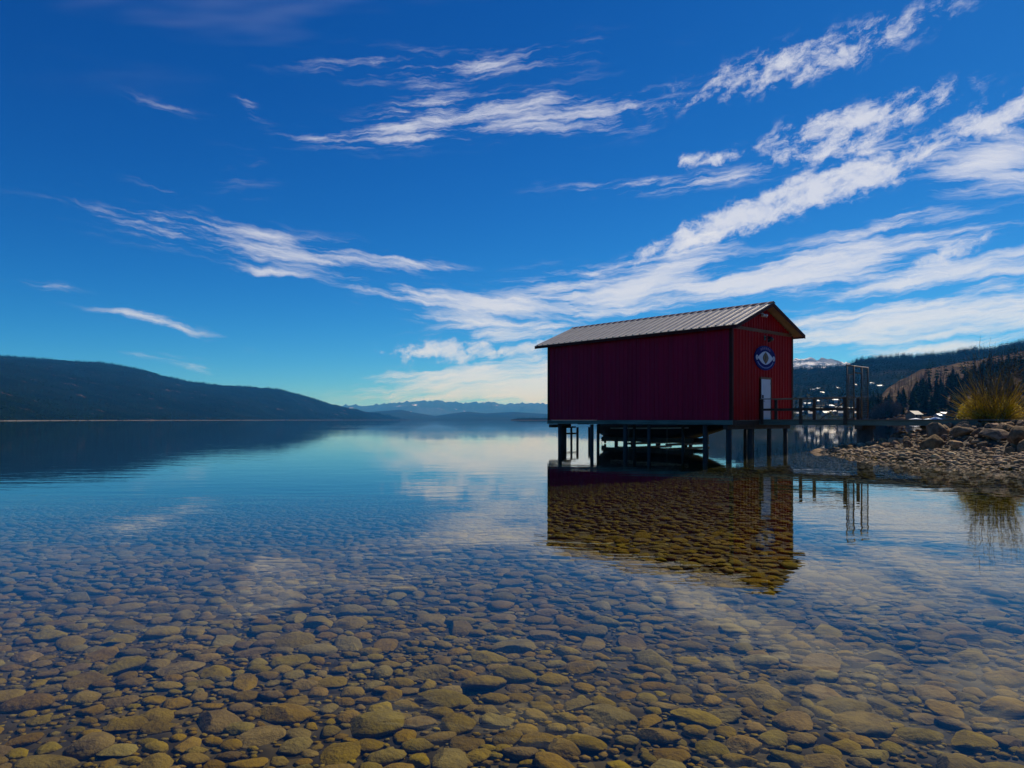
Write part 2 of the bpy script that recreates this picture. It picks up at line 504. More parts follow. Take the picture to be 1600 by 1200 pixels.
def np_mesh(name, V, Fc, m, smooth=False):
    """fast mesh from arrays: V (n,3), Fc (m,3)"""
    me = bpy.data.meshes.new(name)
    V = np.asarray(V, dtype=np.float32)
    Fc = np.asarray(Fc, dtype=np.int32)
    k = Fc.shape[1]
    me.vertices.add(len(V))
    me.vertices.foreach_set('co', V.ravel())
    me.loops.add(Fc.size)
    me.loops.foreach_set('vertex_index', Fc.ravel())
    me.polygons.add(len(Fc))
    me.polygons.foreach_set('loop_start', np.arange(0, Fc.size, k, dtype=np.int32))
    if smooth:
        me.polygons.foreach_set('use_smooth', np.ones(len(Fc), dtype=bool))
    me.update(calc_edges=True)
    me.materials.append(m)
    return me


def interp(x, pts):
    return float(np.interp(x, [p[0] for p in pts], [p[1] for p in pts]))


def fbm(x, y, sc, seed=0.0, oct=4):
    return mnoise.fractal(Vector((x * sc + seed, y * sc - seed, seed * 0.37)), 0.9, 2.1, oct)


# ------------------------------------------------------------------ ground: lake bed, shore, water
SHORE = [(13.8, 32.9), (13.45, 29.5), (13.35, 26.5), (14.0, 24.6), (14.1, 22.2), (14.7, 20.3), (15.6, 15), (17.5, 8), (20, 0), (24, -14),
         (140, -14), (140, 75), (60, 62), (32, 45.5), (23, 39.8), (18.5, 36.9), (15.6, 34.9)]


def sdist(x, y):
    """signed distance to the waterline, positive on land"""
    best, inside = 1e9, False
    n = len(SHORE)
    for i in range(n):
        x0, y0 = SHORE[i]
        x1, y1 = SHORE[(i + 1) % n]
        ex, ey = x1 - x0, y1 - y0
        t = max(0.0, min(1.0, ((x - x0) * ex + (y - y0) * ey) / (ex * ex + ey * ey)))
        d = math.hypot(x - x0 - t * ex, y - y0 - t * ey)
        if d < best:
            best = d
        if (y0 > y) != (y1 > y) and x < ex * (y - y0) / (y1 - y0) + x0:
            inside = not inside
    return best if inside else -best


LAND = [(0, 0), (0.6, .10), (1.6, .22), (2.6, .40), (3.2, .74), (4.2, 1.05), (5.5, 1.2), (8, 1.28), (30, 1.4), (60, 1.6)]


def land_z(x, y):
    s = sdist(x, y)
    if s >= 0:
        z = interp(s, LAND)
        return z + 0.05 * min(s, 1.0) * fbm(x, y, 0.8, 3.1)
    s = -s
    d = 0.30 + 0.012 * max(y, 0)
    far = max(0.0, y - 46) * 0.10 + max(0.0, y - 9 - 1.5 * max(0.0, x + 3)) * 0.055
    d = min(d + far, 7.5)
    d = min(d, 0.02 + 0.13 * s)
    return -d + 0.04 * min(1.0, s) * fbm(x, y, 0.35, 9.0)


def near_grid():
    xs = np.concatenate([np.arange(-60, -14, 2.0), np.arange(-14, 10, .8), np.arange(10, 26, .4), np.arange(26, 60, 2.0), np.arange(60, 141, 8)])
    ys = np.concatenate([np.arange(-20, 2, 2.0), np.arange(2, 18, .8), np.arange(18, 42, .4), np.arange(42, 80, 2.0), np.arange(80, 161, 8)])
    return xs, ys


xs, ys = near_grid()
V = np.array([(x, y, land_z(x, y)) for y in ys for x in xs])
nx = len(xs)
Fq = np.array([(j * nx + i, j * nx + i + 1, (j + 1) * nx + i + 1, (j + 1) * nx + i) for j in range(len(ys) - 1) for i in range(nx - 1)])
zc_ = V[Fq][:, :, 2].max(axis=1)
bed_me = np_mesh('lake_bed', V, Fq[zc_ < 0.02], M['bed'], True)
lake_bed = tag(link('lake_bed', bed_me), kind='structure')
shore_me = np_mesh('shore', V + np.array([0, 0, 0.004]), Fq[zc_ >= -0.25], M['soil'], True)
shore = tag(link('shore', shore_me), kind='structure')

BIG = 22000.0
tag(MB().add([(-BIG, -3000, -8), (BIG, -3000, -8), (BIG, BIG, -8), (-BIG, BIG, -8)], [(0, 1, 2, 3)]).build('deep_lake_bottom', M['bed']), kind='structure')
tag(MB().box(-BIG, BIG, -3000, BIG, -8.4, 0).build('water', M['water']), kind='structure')


# ------------------------------------------------------------------ stones
def stone_mesh(name, m, seed, sub=2, ang=0.0, flat=1.0):
    bm = bmesh.new()
    bmesh.ops.create_icosphere(bm, subdivisions=sub, radius=1.0)
    r = random.Random(seed)
    planes = [(Vector((r.gauss(0, 1), r.gauss(0, 1), r.gauss(0, 1) * .8)).normalized(), r.uniform(.5, .8)) for _ in range(int(9 * ang))]
    off = Vector((seed * 3.7, seed * 1.3, -seed * 2.1))
    for v in bm.verts:
        d = v.co.normalized()
        k = 1.0 + 0.24 * mnoise.noise(d * 1.1 + off) + 0.10 * mnoise.noise(d * 2.6 + off)
        p = d * k
        if ang > 1:
            p = p * (1.0 + 0.05 * mnoise.noise(d * 6 + off))
        for n_, h_ in planes:
            e = p.dot(n_) - h_
            if e > 0:
                p -= n_ * e
        v.co = Vector((p.x, p.y, p.z * flat))
    me = bpy.data.meshes.new(name)
    bm.to_mesh(me)
    bm.free()
    me.materials.append(m)
    me.polygons.foreach_set('use_smooth', [True] * len(me.polygons))
    if ang > 0:
        try:
            me.set_sharp_from_angle(angle=R(38))
        except Exception:
            pass
    return me


def mesh_arrays(me):
    n = len(me.vertices)
    v = np.empty(n * 3, dtype=np.float32)
    me.vertices.foreach_get('co', v)
    f = np.array([tuple(p.vertices) for p in me.polygons], dtype=np.int32)
    return v.reshape(-1, 3), f


def join_copies(name, variants, places, m, smooth=True):
    """places: (variant, x, y, z, sx, sy, sz, rot)"""
    arr = [mesh_arrays(v) if not isinstance(v, tuple) else v for v in variants]
    Vs, Fs, off = [], [], 0
    for (k, x, y, z, sx, sy, sz, a) in places:
        v, f = arr[k]
        c, s_ = math.cos(a), math.sin(a)
        q = v * np.array([sx, sy, sz], dtype=np.float32)
        p = np.stack([q[:, 0] * c - q[:, 1] * s_ + x, q[:, 0] * s_ + q[:, 1] * c + y, q[:, 2] + z], axis=1)
        Vs.append(p)
        Fs.append(f + off)
        off += len(v)
    return np_mesh(name, np.concatenate(Vs), np.concatenate(Fs), m, smooth)


def pack(cands, gap, cell=0.8):
    grid, out = {}, []
    for (x, y, r_) in cands:
        ci, cj = int(math.floor(x / cell)), int(math.floor(y / cell))
        ok = True
        for i in (ci - 1, ci, ci + 1):
            for j in (cj - 1, cj, cj + 1):
                for (a, b, c) in grid.get((i, j), ()):
                    if (a - x) ** 2 + (b - y) ** 2 < (gap * (r_ + c)) ** 2:
                        ok = False
                        break
                if not ok:
                    break
            if not ok:
                break
        if ok:
            grid.setdefault((ci, cj), []).append((x, y, r_))
            out.append((x, y, r_))
    return out


def bed_candidates(n, lo, hi):
    c = []
    for _ in range(n):
        yy = 2.2 + 32 * rng.random() ** 0.85
        xx = rng.uniform(-1, 1) * (0.80 * yy + 1.2)
        c.append((xx, yy, lo + (hi - lo) * rng.random() ** 1.6))
    return c


cand = sorted(bed_candidates(4500, .095, .165), key=lambda q: -q[2]) + sorted(bed_candidates(42000, .055, .095), key=lambda q: -q[2]) + [q for q in bed_candidates(80000, .026, .052) if q[1] < 9] + [q for q in bed_candidates(120000, .016, .03) if q[1] < 6.5 and abs(q[0]) < .78 * q[1] + .3]
cand = [q for q in cand if sdist(q[0], q[1]) < 0.15]
stones = pack(cand, 0.76, 0.44)
cob_hi = [stone_mesh('cobble', M['cobble'], 20 + k, 3, 0.25) for k in range(10)]
cob_lo = [stone_mesh('cobble_low', M['cobble'], 20 + k, 2, 0.25) for k in range(10)]
cob_xlo = [stone_mesh('cobble_far', M['cobble'], 20 + k, 1, 0.0) for k in range(6)]


def seen_px(q):
    return q[2] / q[1] * (1.0 if abs(q[0]) < .72 * q[1] else 0.2)


stones.sort(key=lambda q: -seen_px(q))
mid, far, tiny = [], [], []
for i, (x, y, r_) in enumerate(stones):
    asp = rng.uniform(.62, .95)
    hz = r_ * rng.uniform(.20, .36)
    z = land_z(x, y) + hz * 0.35
    a = rng.uniform(0, 6.28)
    if i < 300:
        o = link('cobble', cob_hi[rng.randrange(10)], lake_bed)
        o.location = (x, y, z)
        o.scale = (r_ * 1.12, r_ * asp * 1.12, hz)
        o.rotation_euler = (rng.uniform(-.16, .16), rng.uniform(-.16, .16), a)
    elif y < 12:
        (mid if r_ > .04 else tiny).append((rng.randrange(10 if r_ > .04 else 6), x, y, z, r_ * 1.12, r_ * asp * 1.12, hz, a))
    else:
        far.append((rng.randrange(6), x, y, z, r_ * 1.12, r_ * asp * 1.12, hz, a))
tag(link('cobbles', join_copies('cobbles', cob_lo, mid, M['cobble']), lake_bed), kind='stuff')
tag(link('gravel', join_copies('gravel', cob_xlo, tiny, M['cobble']), lake_bed), kind='stuff')
tag(link('cobbles', join_copies('cobbles_farther', cob_xlo, far, M['cobble']), lake_bed), kind='stuff')

# boulders, beach stones and pebbles on the shore
bld = [stone_mesh('boulder', M['boulder'], 60 + k, 3, 1.7) for k in range(10)]
def shore_cands(n, lo, hi, s0, s1, ymin=17.0, ymax=40.0):
    c = []
    while len(c) < n:
        x, y = rng.uniform(12.5, 27), rng.uniform(ymin, ymax)
        s_ = sdist(x, y)
        if s0 < s_ < s1:
            c.append((x, y, rng.uniform(lo, hi)))
    return c


big = [q for q in shore_cands(110, .30, .52, 2.5, 3.8, 17, 31) if q[1] < 0.9 * q[0] + 14 and q[0] > 15.6]
med = [q for q in shore_cands(1100, .13, .27, 2.2, 6.5, 17, 38)]
tipr = [q for q in shore_cands(160, .14, .30, .5, 3.0, 29.5, 38)]
sml = shore_cands(500, .10, .2, .1, 3.0, 17, 37)
cands = sorted(big, key=lambda q: -q[2]) + sorted(med, key=lambda q: -q[2]) + tipr + sml
PIL = None
placed = pack(cands, 0.74, 1.4)
nb = 0
beach = []
for (x, y, r_) in placed:
    z = land_z(x, y)
    visible = x / y < 0.76
    if r_ >= 0.12 and visible and nb < 295:
        o = link('boulder', bld[rng.randrange(10)], shore)
        hz = r_ * rng.uniform(.55, .9)
        o.location = (x, y, z + hz * .35)
        o.scale = (r_ * rng.uniform(.95, 1.2), r_ * rng.uniform(.8, 1.0), hz)
        o.rotation_euler = (rng.uniform(-.35, .35), rng.uniform(-.35, .35), rng.uniform(0, 6.28))
        nb += 1
    else:
        beach.append((rng.randrange(10), x, y, z + r_ * .2, r_ * 1.1, r_ * .85, r_ * .6, rng.uniform(0, 6.28)))
pv = [stone_mesh('pebble', M['pebble'], 90 + k, 1, 0.6) for k in range(10)]
for (x, y, r_) in pack(sorted(shore_cands(9000, .035, .12, -.5, 3.4, 16, 38), key=lambda q: -q[2]), 0.8):
    beach.append((rng.randrange(10), x, y, land_z(x, y) + r_ * .15, r_ * 1.15, r_ * .85, r_ * rng.uniform(.4, .7), rng.uniform(0, 6.28)))
tag(link('pebbles', join_copies('pebbles', pv, beach, M['pebble']), shore), kind='stuff')
# lone flat stone just off the tip, awash
o = link('boulder', bld[2], shore)
o.location = (14.05, 32.6, 0.03); o.scale = (.8, .45, .16); o.rotation_euler = (0, 0, .3)


# ------------------------------------------------------------------ hills
def hill(name, sky_pts, near_pts, far_pts, m, rows=26, step=6.0, amp=0.10, power=1.15, seed=1.0, rough=0.0, back=1.35, wl=None):
    """skyline, near-edge distance and crest distance, each a list over the photograph's x"""
    p0, p1 = sky_pts[0][0], sky_pts[-1][0]
    cols = np.arange(p0, p1 + step, step)
    ts = list(np.linspace(0, 1, rows)) + [1.1, back]
    Vv = []
    info = {}
    for px in cols:
        u = (px - 800) / F_PX
        hy = interp(px, sky_pts)
        dn, df = interp(px, near_pts), interp(px, far_pts)
        zc0 = CAM_H + (HOR - hy) / F_PX * df
        for t in ts:
            d = dn + (df - dn) * t
            if t <= 1:
                k = t ** power
                w_ = t * (1 - t) * 4
                z = zc0 * (k + amp * w_ * fbm(u * d, d, 3.0 / (df - dn + 1), seed))
                z = min(z, CAM_H + (zc0 - CAM_H) * (d / df) * (0.985 if t < 1 else 1)) if t > .5 else z
                z += rough * t * fbm(u * d, d, 0.02, seed + 5)
                if t == 0:
                    z = -0.6
            else:
                z = zc0 * (1 - (t - 1) * 1.2)
            Vv.append((u * d, d, max(z, -2.0)))
    nr = len(ts)
    Fv = [(i * nr + j, (i + 1) * nr + j, (i + 1) * nr + j + 1, i * nr + j + 1) for i in range(len(cols) - 1) for j in range(nr - 1)]
    o = tag(link(name, np_mesh(name, Vv, Fv, m, True)), kind='structure')
    A = np.array(Vv).reshape(len(cols), nr, 3)

    def at(px, t):
        fi = min(max((px - p0) / step, 0), len(cols) - 1.001)
        fj = min(max(t, 0), 1) * (rows - 1)
        fj = min(fj, rows - 1.001)
        i, j = int(fi), int(fj)
        a, b = fi - i, fj - j
        return Vector((A[i, j] * (1 - a) + A[i + 1, j] * a) * (1 - b) + (A[i, j + 1] * (1 - a) + A[i + 1, j + 1] * a) * b)

    def find(px, y):
        best, bt = 1e9, 0
        for k in range(1, 200):
            p = at(px, k / 200)
            yy = HOR - (p.z - CAM_H) / p.y * F_PX
            if abs(yy - y) < best:
                best, bt = abs(yy - y), k / 200
        return at(px, bt), bt
    o_at = at
    return o, o_at, find


hl, hl_at, hl_find = hill('hill', [(-500, 566), (-250, 558), (0, 556), (70, 561), (150, 566), (210, 575), (250, 586), (290, 596), (350, 602), (400, 605), (440, 609), (470, 617),
                              (520, 632), (560, 641), (600, 648), (622, 653), (640, 655.6)],
                     [(-500, 700), (0, 950), (350, 2400), (560, 4600), (640, 6400)], [(-500, 3000), (0, 3600), (350, 4600), (560, 5600), (640, 6500)],
                     M['hill_left'], 36, 4.0, .10, 1.1, 2.2, 6.0)
hill('hill', [(520, 650), (560, 645), (600, 642), (625, 640), (650, 645), (680, 650), (705, 646), (731, 643), (760, 646), (800, 643.5), (857, 647), (930, 643), (1000, 647), (1080, 642), (1200, 645), (1260, 641)],
     [(520, 7500), (1260, 7500)], [(520, 9500), (1260, 9500)], M['hill_mid'], 10, 5, .1, 1.1, 4.4)
hill('mountain', [(480, 640), (530, 634), (570, 634), (600, 631), (640, 627), (660, 627), (684, 625.5), (700, 628), (730, 629), (770, 629), (785, 632), (800, 631), (825, 629.5), (857, 631),
                  (920, 624), (1000, 628), (1080, 620), (1180, 622), (1300, 616)],
     [(480, 13500), (1300, 13500)], [(480, 18000), (1300, 18000)], M['snow'], 22, 4, .14, 1.1, 6.1, 60)
hill('mountain', [(1130, 600), (1200, 570), (1240, 562), (1258, 560), (1290, 560.5), (1308, 563), (1330, 568), (1370, 574), (1450, 590)],
     [(1130, 4200), (1450, 4200)], [(1130, 6800), (1450, 6800)], M['snow_near'], 22, 3, .12, 1.0, 8.2, 25)
hr, hr_at, hr_find = hill('hillside', [(1100, 600), (1180, 584), (1240, 580), (1270, 578), (1300, 575), (1330, 569), (1345, 563), (1400, 559), (1470, 556), (1500, 552), (1560, 546), (1600, 537), (1700, 520), (1900, 500)],
                          [(1100, 900), (1370, 850), (1600, 900), (1900, 900)], [(1100, 2500), (1300, 2400), (1600, 2100), (1900, 2000)],
                          M['hill_ridge'], 36, 4, .12, 1.25, 3.3, 8.0)
hn, hn_at, hn_find = hill('hillside', [(1325, 655.4), (1345, 648), (1362, 632), (1380, 613), (1392, 602), (1405, 594), (1440, 578), (1480, 569), (1540, 561), (1600, 548), (1700, 530), (1900, 510), (3000, 330), (6000, -60)],
                          [(1325, 640), (1372, 470), (1400, 440), (1900, 400), (3000, 260), (6000, 130)], [(1325, 660), (1370, 760), (1400, 950), (1600, 1000), (1900, 1000), (3000, 700), (6000, 380)],
                          M['hill_near'], 30, 4, .12, 1.0, 5.7, 3.0)
# low wooded point far down the lake
pt, pt_at, _f = hill('headland', [(798, 655.4), (806, 654.4), (815, 653.6), (857, 653.2), (900, 653), (960, 652.5), (1040, 653), (1100, 655)],
                     [(798, 2900), (1100, 2900)], [(798, 3000), (1100, 3000)], M['hill_left'], 6, 6, .05, 1.0, 1.1)


# ------------------------------------------------------------------ trees
def conifer_arrays(seed, tiers, br, jag=.35):
    """crown of drooping branch fans, unit height, as arrays"""
    r = random.Random(seed)
    Vv, Fv = [], []
    for k in range(tiers):
        t = (k + .5) / tiers
        z = .10 + .90 * t
        rad = .235 * (1 - t) ** .72 * r.uniform(.6, 1.2) * (.75 + .25 * min(1, t * 6)) + .010
        a0 = r.uniform(0, 6.28)
        for b in range(br):
            a = a0 + 6.283 * (b + r.uniform(-.3, .3)) / br
            L = rad * r.uniform(1 - jag, 1 + jag)
            hw = L * r.uniform(.30, .5) + .006
            zt = z + .035
            dr = L * r.uniform(.25, .65)
            ca, sa = math.cos(a), math.sin(a)
            o_ = len(Vv)
            Vv += [(0, 0, zt + .02), (ca * L * .6 - sa * hw, sa * L * .6 + ca * hw, zt - dr * .75), (ca * L, sa * L, zt - dr), (ca * L * .6 + sa * hw, sa * L * .6 - ca * hw, zt - dr * .75)]
            Fv += [(o_, o_ + 1, o_ + 2), (o_, o_ + 2, o_ + 3)]
    o_ = len(Vv)
    Vv += [(.012, 0, .94), (-.008, .01, .94), (-.008, -.01, .94), (0, 0, 1.02)]
    Fv += [(o_, o_ + 1, o_ + 3), (o_ + 1, o_ + 2, o_ + 3), (o_ + 2, o_, o_ + 3)]
    return np.array(Vv, dtype=np.float32), np.array(Fv, dtype=np.int32)


conv = [conifer_arrays(200 + k, 19, 9, .5) for k in range(8)]
con_me = [np_mesh('crown', v, f, M['needle']) for v, f in conv]
trunk_me = MB().tube([(0, 0, -.05), (.002, 0, .4), (0, .002, .97)], [.018, .012, .003], 6).mesh('trunk', M['bark'], True)


def conifer(p, h, label, group, wid=1.0):
    e = tag(empty('conifer_tree', p, rng.uniform(0, 6.28)), label, 'tree', group)
    k = rng.randrange(8)
    for nm, me in (('crown', con_me[k]), ('trunk', trunk_me)):
        c = link(nm, me, e)
        c.scale = (h * wid, h * wid, h)
    return e


# stand on the near slope: nearest trees are single things, the rest one forest
tcount = 0
for i in range(900):
    px = rng.uniform(1342, 1640)
    t = rng.uniform(0.02, .6)
    lim = interp(px, [(1342, .9), (1375, .6), (1385, .30), (1410, .33), (1450, .40), (1500, .48), (1640, .6)])
    if t > lim:
        continue
    if px < 1420 and t < .05 and rng.random() < .6:
        continue
    h = rng.uniform(8, 16)
    where = ('beside the bare purplish trees' if px < 1402 else 'behind the brown cottage' if px < 1444 else 'behind the covered boats and sheds' if px < 1500 else 'behind the large willow shrub')
    conifer(hn_at(px, t), h, ('tall' if h > 13.3 else 'short' if h < 10.5 else 'middling') + ' dark conifer ' + where + (', at the foot of the dry slope' if t < .2 else ', up on the dry slope'), 'conifers on the dry slope', rng.uniform(.85, 1.3))
    tcount += 1
    if tcount >= 285:
        break
simple = [conifer_arrays(300 + k, 4, 4) for k in range(6)]
pl_ = []
for i in range(1500):
    px, t = rng.uniform(1430, 1900), rng.uniform(.3, .98)
    dens_ = interp(px, [(1430, .08), (1500, .25), (1560, .75), (1900, .95)]) * (1.0 if t < .5 or px > 1560 else .55)
    if rng.random() > dens_:
        continue
    p = hn_at(px, t)
    h = rng.uniform(9, 16)
    pl_.append((rng.randrange(6), p.x, p.y, p.z, h * 1.05, h * 1.05, h, rng.uniform(0, 6.28)))
tag(link('slope_forest', join_copies('slope_forest', simple, pl_, M['forest'], False)), 'scattered dark conifers covering the dry slope behind the shrub', 'forest', kind='stuff')
pl_ = []
for i in range(26000):
    px, t = rng.uniform(1150, 1880), rng.uniform(.22, 1.0) if rng.random() < .8 else rng.uniform(.9, 1.0)
    p = hr_at(px, t)
    yy = HOR - (p.z - CAM_H) / p.y * F_PX
    if yy > 622:
        continue
    keep = 1.0 if yy < 606 else .45
    if fbm(p.x, p.y, .004, 8.8) > .28:
        keep *= .25
    if rng.random() > keep:
        continue
    h = rng.uniform(9, 19)
    pl_.append((rng.randrange(6), p.x, p.y, p.z - .5, h * 1.1, h * 1.1, h, rng.uniform(0, 6.28)))
tag(link('ridge_forest', join_copies('ridge_forest', simple, pl_, M['forest'], False)), 'dark conifer forest covering the ridge behind the village', 'forest', kind='stuff')
pl_ = []
for i in range(24000):
    px, t = rng.uniform(-420, 625), rng.random() if rng.random() < .75 else rng.uniform(.93, 1.0)
    p = hl_at(px, t)
    if fbm(p.x, p.y, .004, 4.8) > .30:
        continue
    h = rng.uniform(8, 15)
    pl_.append((rng.randrange(6), p.x, p.y, p.z - 1.0, h * 1.3, h * 1.3, h, rng.uniform(0, 6.28)))
tag(link('hill_forest', join_copies('hill_forest', simple, pl_, M['forest'], False)), 'dark forest covering the long hill across the lake', 'forest', kind='stuff')
pl_ = []
for i in range(500):
    p = pt_at(rng.uniform(803, 1095), rng.uniform(.1, 1))
    h = rng.uniform(6, 10)
    pl_.append((rng.randrange(6), p.x, p.y, p.z - .3, h * 1.5, h * 1.5, h, rng.uniform(0, 6.28)))
tag(link('headland_trees', join_copies('headland_trees', simple, pl_, M['forest'], False)), 'low dark trees covering the distant point behind the boathouse', 'forest', kind='stuff')
# burnt snags standing on the dry slope
sn = MB()
for i in range(150):
    p = hn_at(rng.uniform(1385, 1480), rng.uniform(.28, .75))
    h = rng.uniform(6, 12)
    sn.tube([p, p + Vector((rng.uniform(-.4, .4), 0, h))], [.22, .06], 4, False)
tag(sn.build('burnt_snags', M['bark']), 'thin burnt tree trunks standing on the dry slope', 'dead trees', kind='stuff')


def twig_tree(name, p, h, wid, m, label, group, seed, n=150, cat='tree'):
    r = random.Random(seed)
    e = tag(empty(name, p), label, cat, group)
    tr = MB()
    tr.tube([(0, 0, -.3), (r.uniform(-.1, .1), 0, h * .3), (r.uniform(-.3, .3), 0, h * .55)], [h * .022, h * .015, h * .006], 5)
    tr.build('trunk', M['bark'], e)
    cr = MB()
    for i in range(n):
        a = r.uniform(0, 6.28)
        z0 = h * r.uniform(.05, .4)
        rr = wid * math.sqrt(r.random())
        z1 = z0 + (h - z0) * r.uniform(.35, 1.0) * math.sqrt(max(.05, 1 - (rr / wid) ** 2 * .8))
        e1 = Vector((math.cos(a) * rr, math.sin(a) * rr, z1))
        s0 = Vector((e1.x * .25, e1.y * .25, z0))
        mid_ = (s0 + e1) * .5 + Vector((e1.x * .18, e1.y * .18, -.02 * h))
        cr.tube([s0, mid_, e1], [h * .008, h * .006, h * .003], 3, False)
        for q in range(4):
            b0 = s0.lerp(e1, r.uniform(.35, 1))
            b1 = b0 + Vector((r.gauss(0, 1), r.gauss(0, 1), r.uniform(0, 1.4))) * h * .055
            cr.tube([b0, b1], [h * .006, h * .003], 3, False)
    cr.build('crown', m, e)
    return e


k = 0
for px, yb, h, wd in ((1366, 652, 10, 4.2), (1374, 652, 13, 4.5), (1383, 652, 15, 5.0), (1392, 652, 14, 4.5), (1400, 652, 12, 3.8), (1379, 650, 9, 4.2)):
    p = hn_at(max(px, 1373), .015 + .01 * k)
    twig_tree('bare_tree', (p.x + (px - max(px, 1373)) * .4, p.y, p.z), h, wd, M['bare'], 'bare purplish brown deciduous tree beside the conifer stand', 'bare trees beside the conifers', 30 + k, 190)
    k += 1
for i, (px, wd) in enumerate(((1396, 3.0), (1404, 3.6), (1411, 3.0))):
    p = hn_at(px, .004)
    twig_tree('shrub', p, 4.2 if i == 1 else 3.6, wd, M['russet'], 'rounded russet shrub at the water edge before the conifers', 'russet shrubs at the water edge', 50 + i, 240, 'shrub')

# ------------------------------------------------------------------ village across the water
WALLC = {'white': (.72, .71, .68), 'cream': (.52, .46, .36), 'grey': (.30, .30, .31), 'brown': (.18, .12, .08), 'pink': (.42, .29, .26), 'blue': (.18, .27, .40)}
ROOFC = {'white': (.62, .62, .62), 'grey': (.15, .155, .17), 'dark': (.05, .05, .06), 'brown': (.15, .09, .06), 'pale blue': (.22, .29, .37), 'red': (.22, .06, .045)}
for k_, c_ in WALLC.items():
    M['w_' + k_] = mat(k_ + ' house siding', c_, .8, 0, .3)
for k_, c_ in ROOFC.items():
    M['r_' + k_] = mat(k_ + ' roofing', c_, .5, 0, .5)
M['pane'] = mat('dark window pane', (.02, .025, .03), .1, 0, .6)


def house(p, wd, dp, hw, hr_, wall, roof, rz, label, group='houses of the village across the water', name='house'):
    e = tag(empty(name, (p[0], p[1], p[2] - .2), rz), label, 'house', group)
    x, y = wd / 2, dp / 2
    m_ = MB().box(-x, x, -y, y, -2, hw)
    m_.add([(-x, -y, hw), (-x, y, hw), (-x, 0, hw + hr_), (x, -y, hw), (x, y, hw), (x, 0, hw + hr_)], [(0, 1, 2), (3, 5, 4)])
    m_.build('wall', M['w_' + wall], e)
    o_, th = .5, .22
    rf = MB()
    for s_ in (-1, 1):
        sl = hr_ / y
        a, b = (0, hw + hr_), (s_ * (y + o_), hw - sl * o_)
        rf.add([(-x - o_, a[0], a[1] + .02), (x + o_, a[0], a[1] + .02), (x + o_, b[0], b[1] + .02), (-x - o_, b[0], b[1] + .02),
                (-x - o_, a[0], a[1] + th), (x + o_, a[0], a[1] + th), (x + o_, b[0], b[1] + th), (-x - o_, b[0], b[1] + th)],
               [(0, 1, 2, 3), (4, 5, 6, 7), (0, 1, 5, 4), (1, 2, 6, 5), (2, 3, 7, 6), (3, 0, 4, 7)])
    rf.build('roof', M['r_' + roof], e)
    n_ = max(2, int(wd / 3))
    for i in range(n_):
        cx = -x + wd * (i + .5) / n_
        MB().box(cx - .6, cx + .6, -y - .06, -y + .04, hw * .42, hw * .42 + 1.25).build('window', M['pane'], e)
    return e


HOUSES = [  # x, y of the base, width, walls, roof, label
    (1246, 650, 9, 'cream', 'grey', 'cream house at the shore close to the boathouse wall'),
    (1252, 640, 8, 'grey', 'dark', 'grey house with dark roof above the cream shore house'),
    (1262, 634, 13, 'white', 'white', 'white house with broad white roof seen between the railing posts'),
    (1275, 630, 9, 'white', 'grey', 'small white house with grey roof uphill of the broad white roof'),
    (1258, 646, 10, 'brown', 'pale blue', 'brown house with pale blue roof below the white roofs'),
    (1268, 651, 8, 'pink', 'brown', 'pink house at the shore beneath the lower rail'),
    (1279, 644, 11, 'white', 'grey', 'white house with grey roof next to the bare shore trees'),
    (1290, 650, 8, 'cream', 'brown', 'cream house with brown roof on the shore'),
    (1296, 638, 12, 'grey', 'pale blue', 'long grey house with pale blue roof mid slope'),
    (1304, 629, 12, 'white', 'pale blue', 'white house with pale blue roof left of the gate'),
    (1300, 647, 9, 'white', 'red', 'white house with red roof near the shore'),
    (1310, 640, 9, 'cream', 'dark', 'cream house with dark roof beside the gate'),
    (1316, 650, 9, 'pink', 'grey', 'pink house with grey roof on the shore behind the gate'),
    (1328, 643, 9, 'brown', 'grey', 'brown house with grey roof seen through the gate'),
    (1340, 649, 10, 'cream', 'brown', 'cream house with brown roof on the shore behind the gate'),
    (1352, 640, 9, 'white', 'dark', 'white house with dark roof right of the gate'),
    (1358, 650, 9, 'white', 'grey', 'white shore house with grey roof right of the gate'),
    (1278, 610, 9, 'white', 'white', 'white house high on the slope above the village'),
    (1270, 612, 9, 'pink', 'grey', 'pink house next to the white house high on the slope'),
    (1284, 616, 9, 'cream', 'brown', 'cream house below the white house high on the slope'),
    (1304, 607, 8, 'white', 'grey', 'white house among the trees left of the gate top'),
    (1310, 609, 11, 'pink', 'pale blue', 'wide pink house among the trees beside the gate'),
    (1335, 604, 9, 'pink', 'brown', 'pink house on the bare patch behind the gate'),
    (1362, 602, 8, 'white', 'grey', 'white house in the conifers right of the gate'),
    (1374, 606, 14, 'grey', 'pale blue', 'long grey house with pale blue roof below the dry slope'),
]
for i, (px, py, wd, wa, ro, lab) in enumerate(HOUSES):
    p, t_ = hr_find(px, py)
    house(p, wd, wd * .75, rng.uniform(3.0, 4.6), rng.uniform(1.6, 2.3), wa, ro, rng.uniform(-.5, .5), lab)
# village trees
def by_house(px, py):
    return min(HOUSES, key=lambda q: abs(q[0] - px) + abs(q[1] - py))[5]


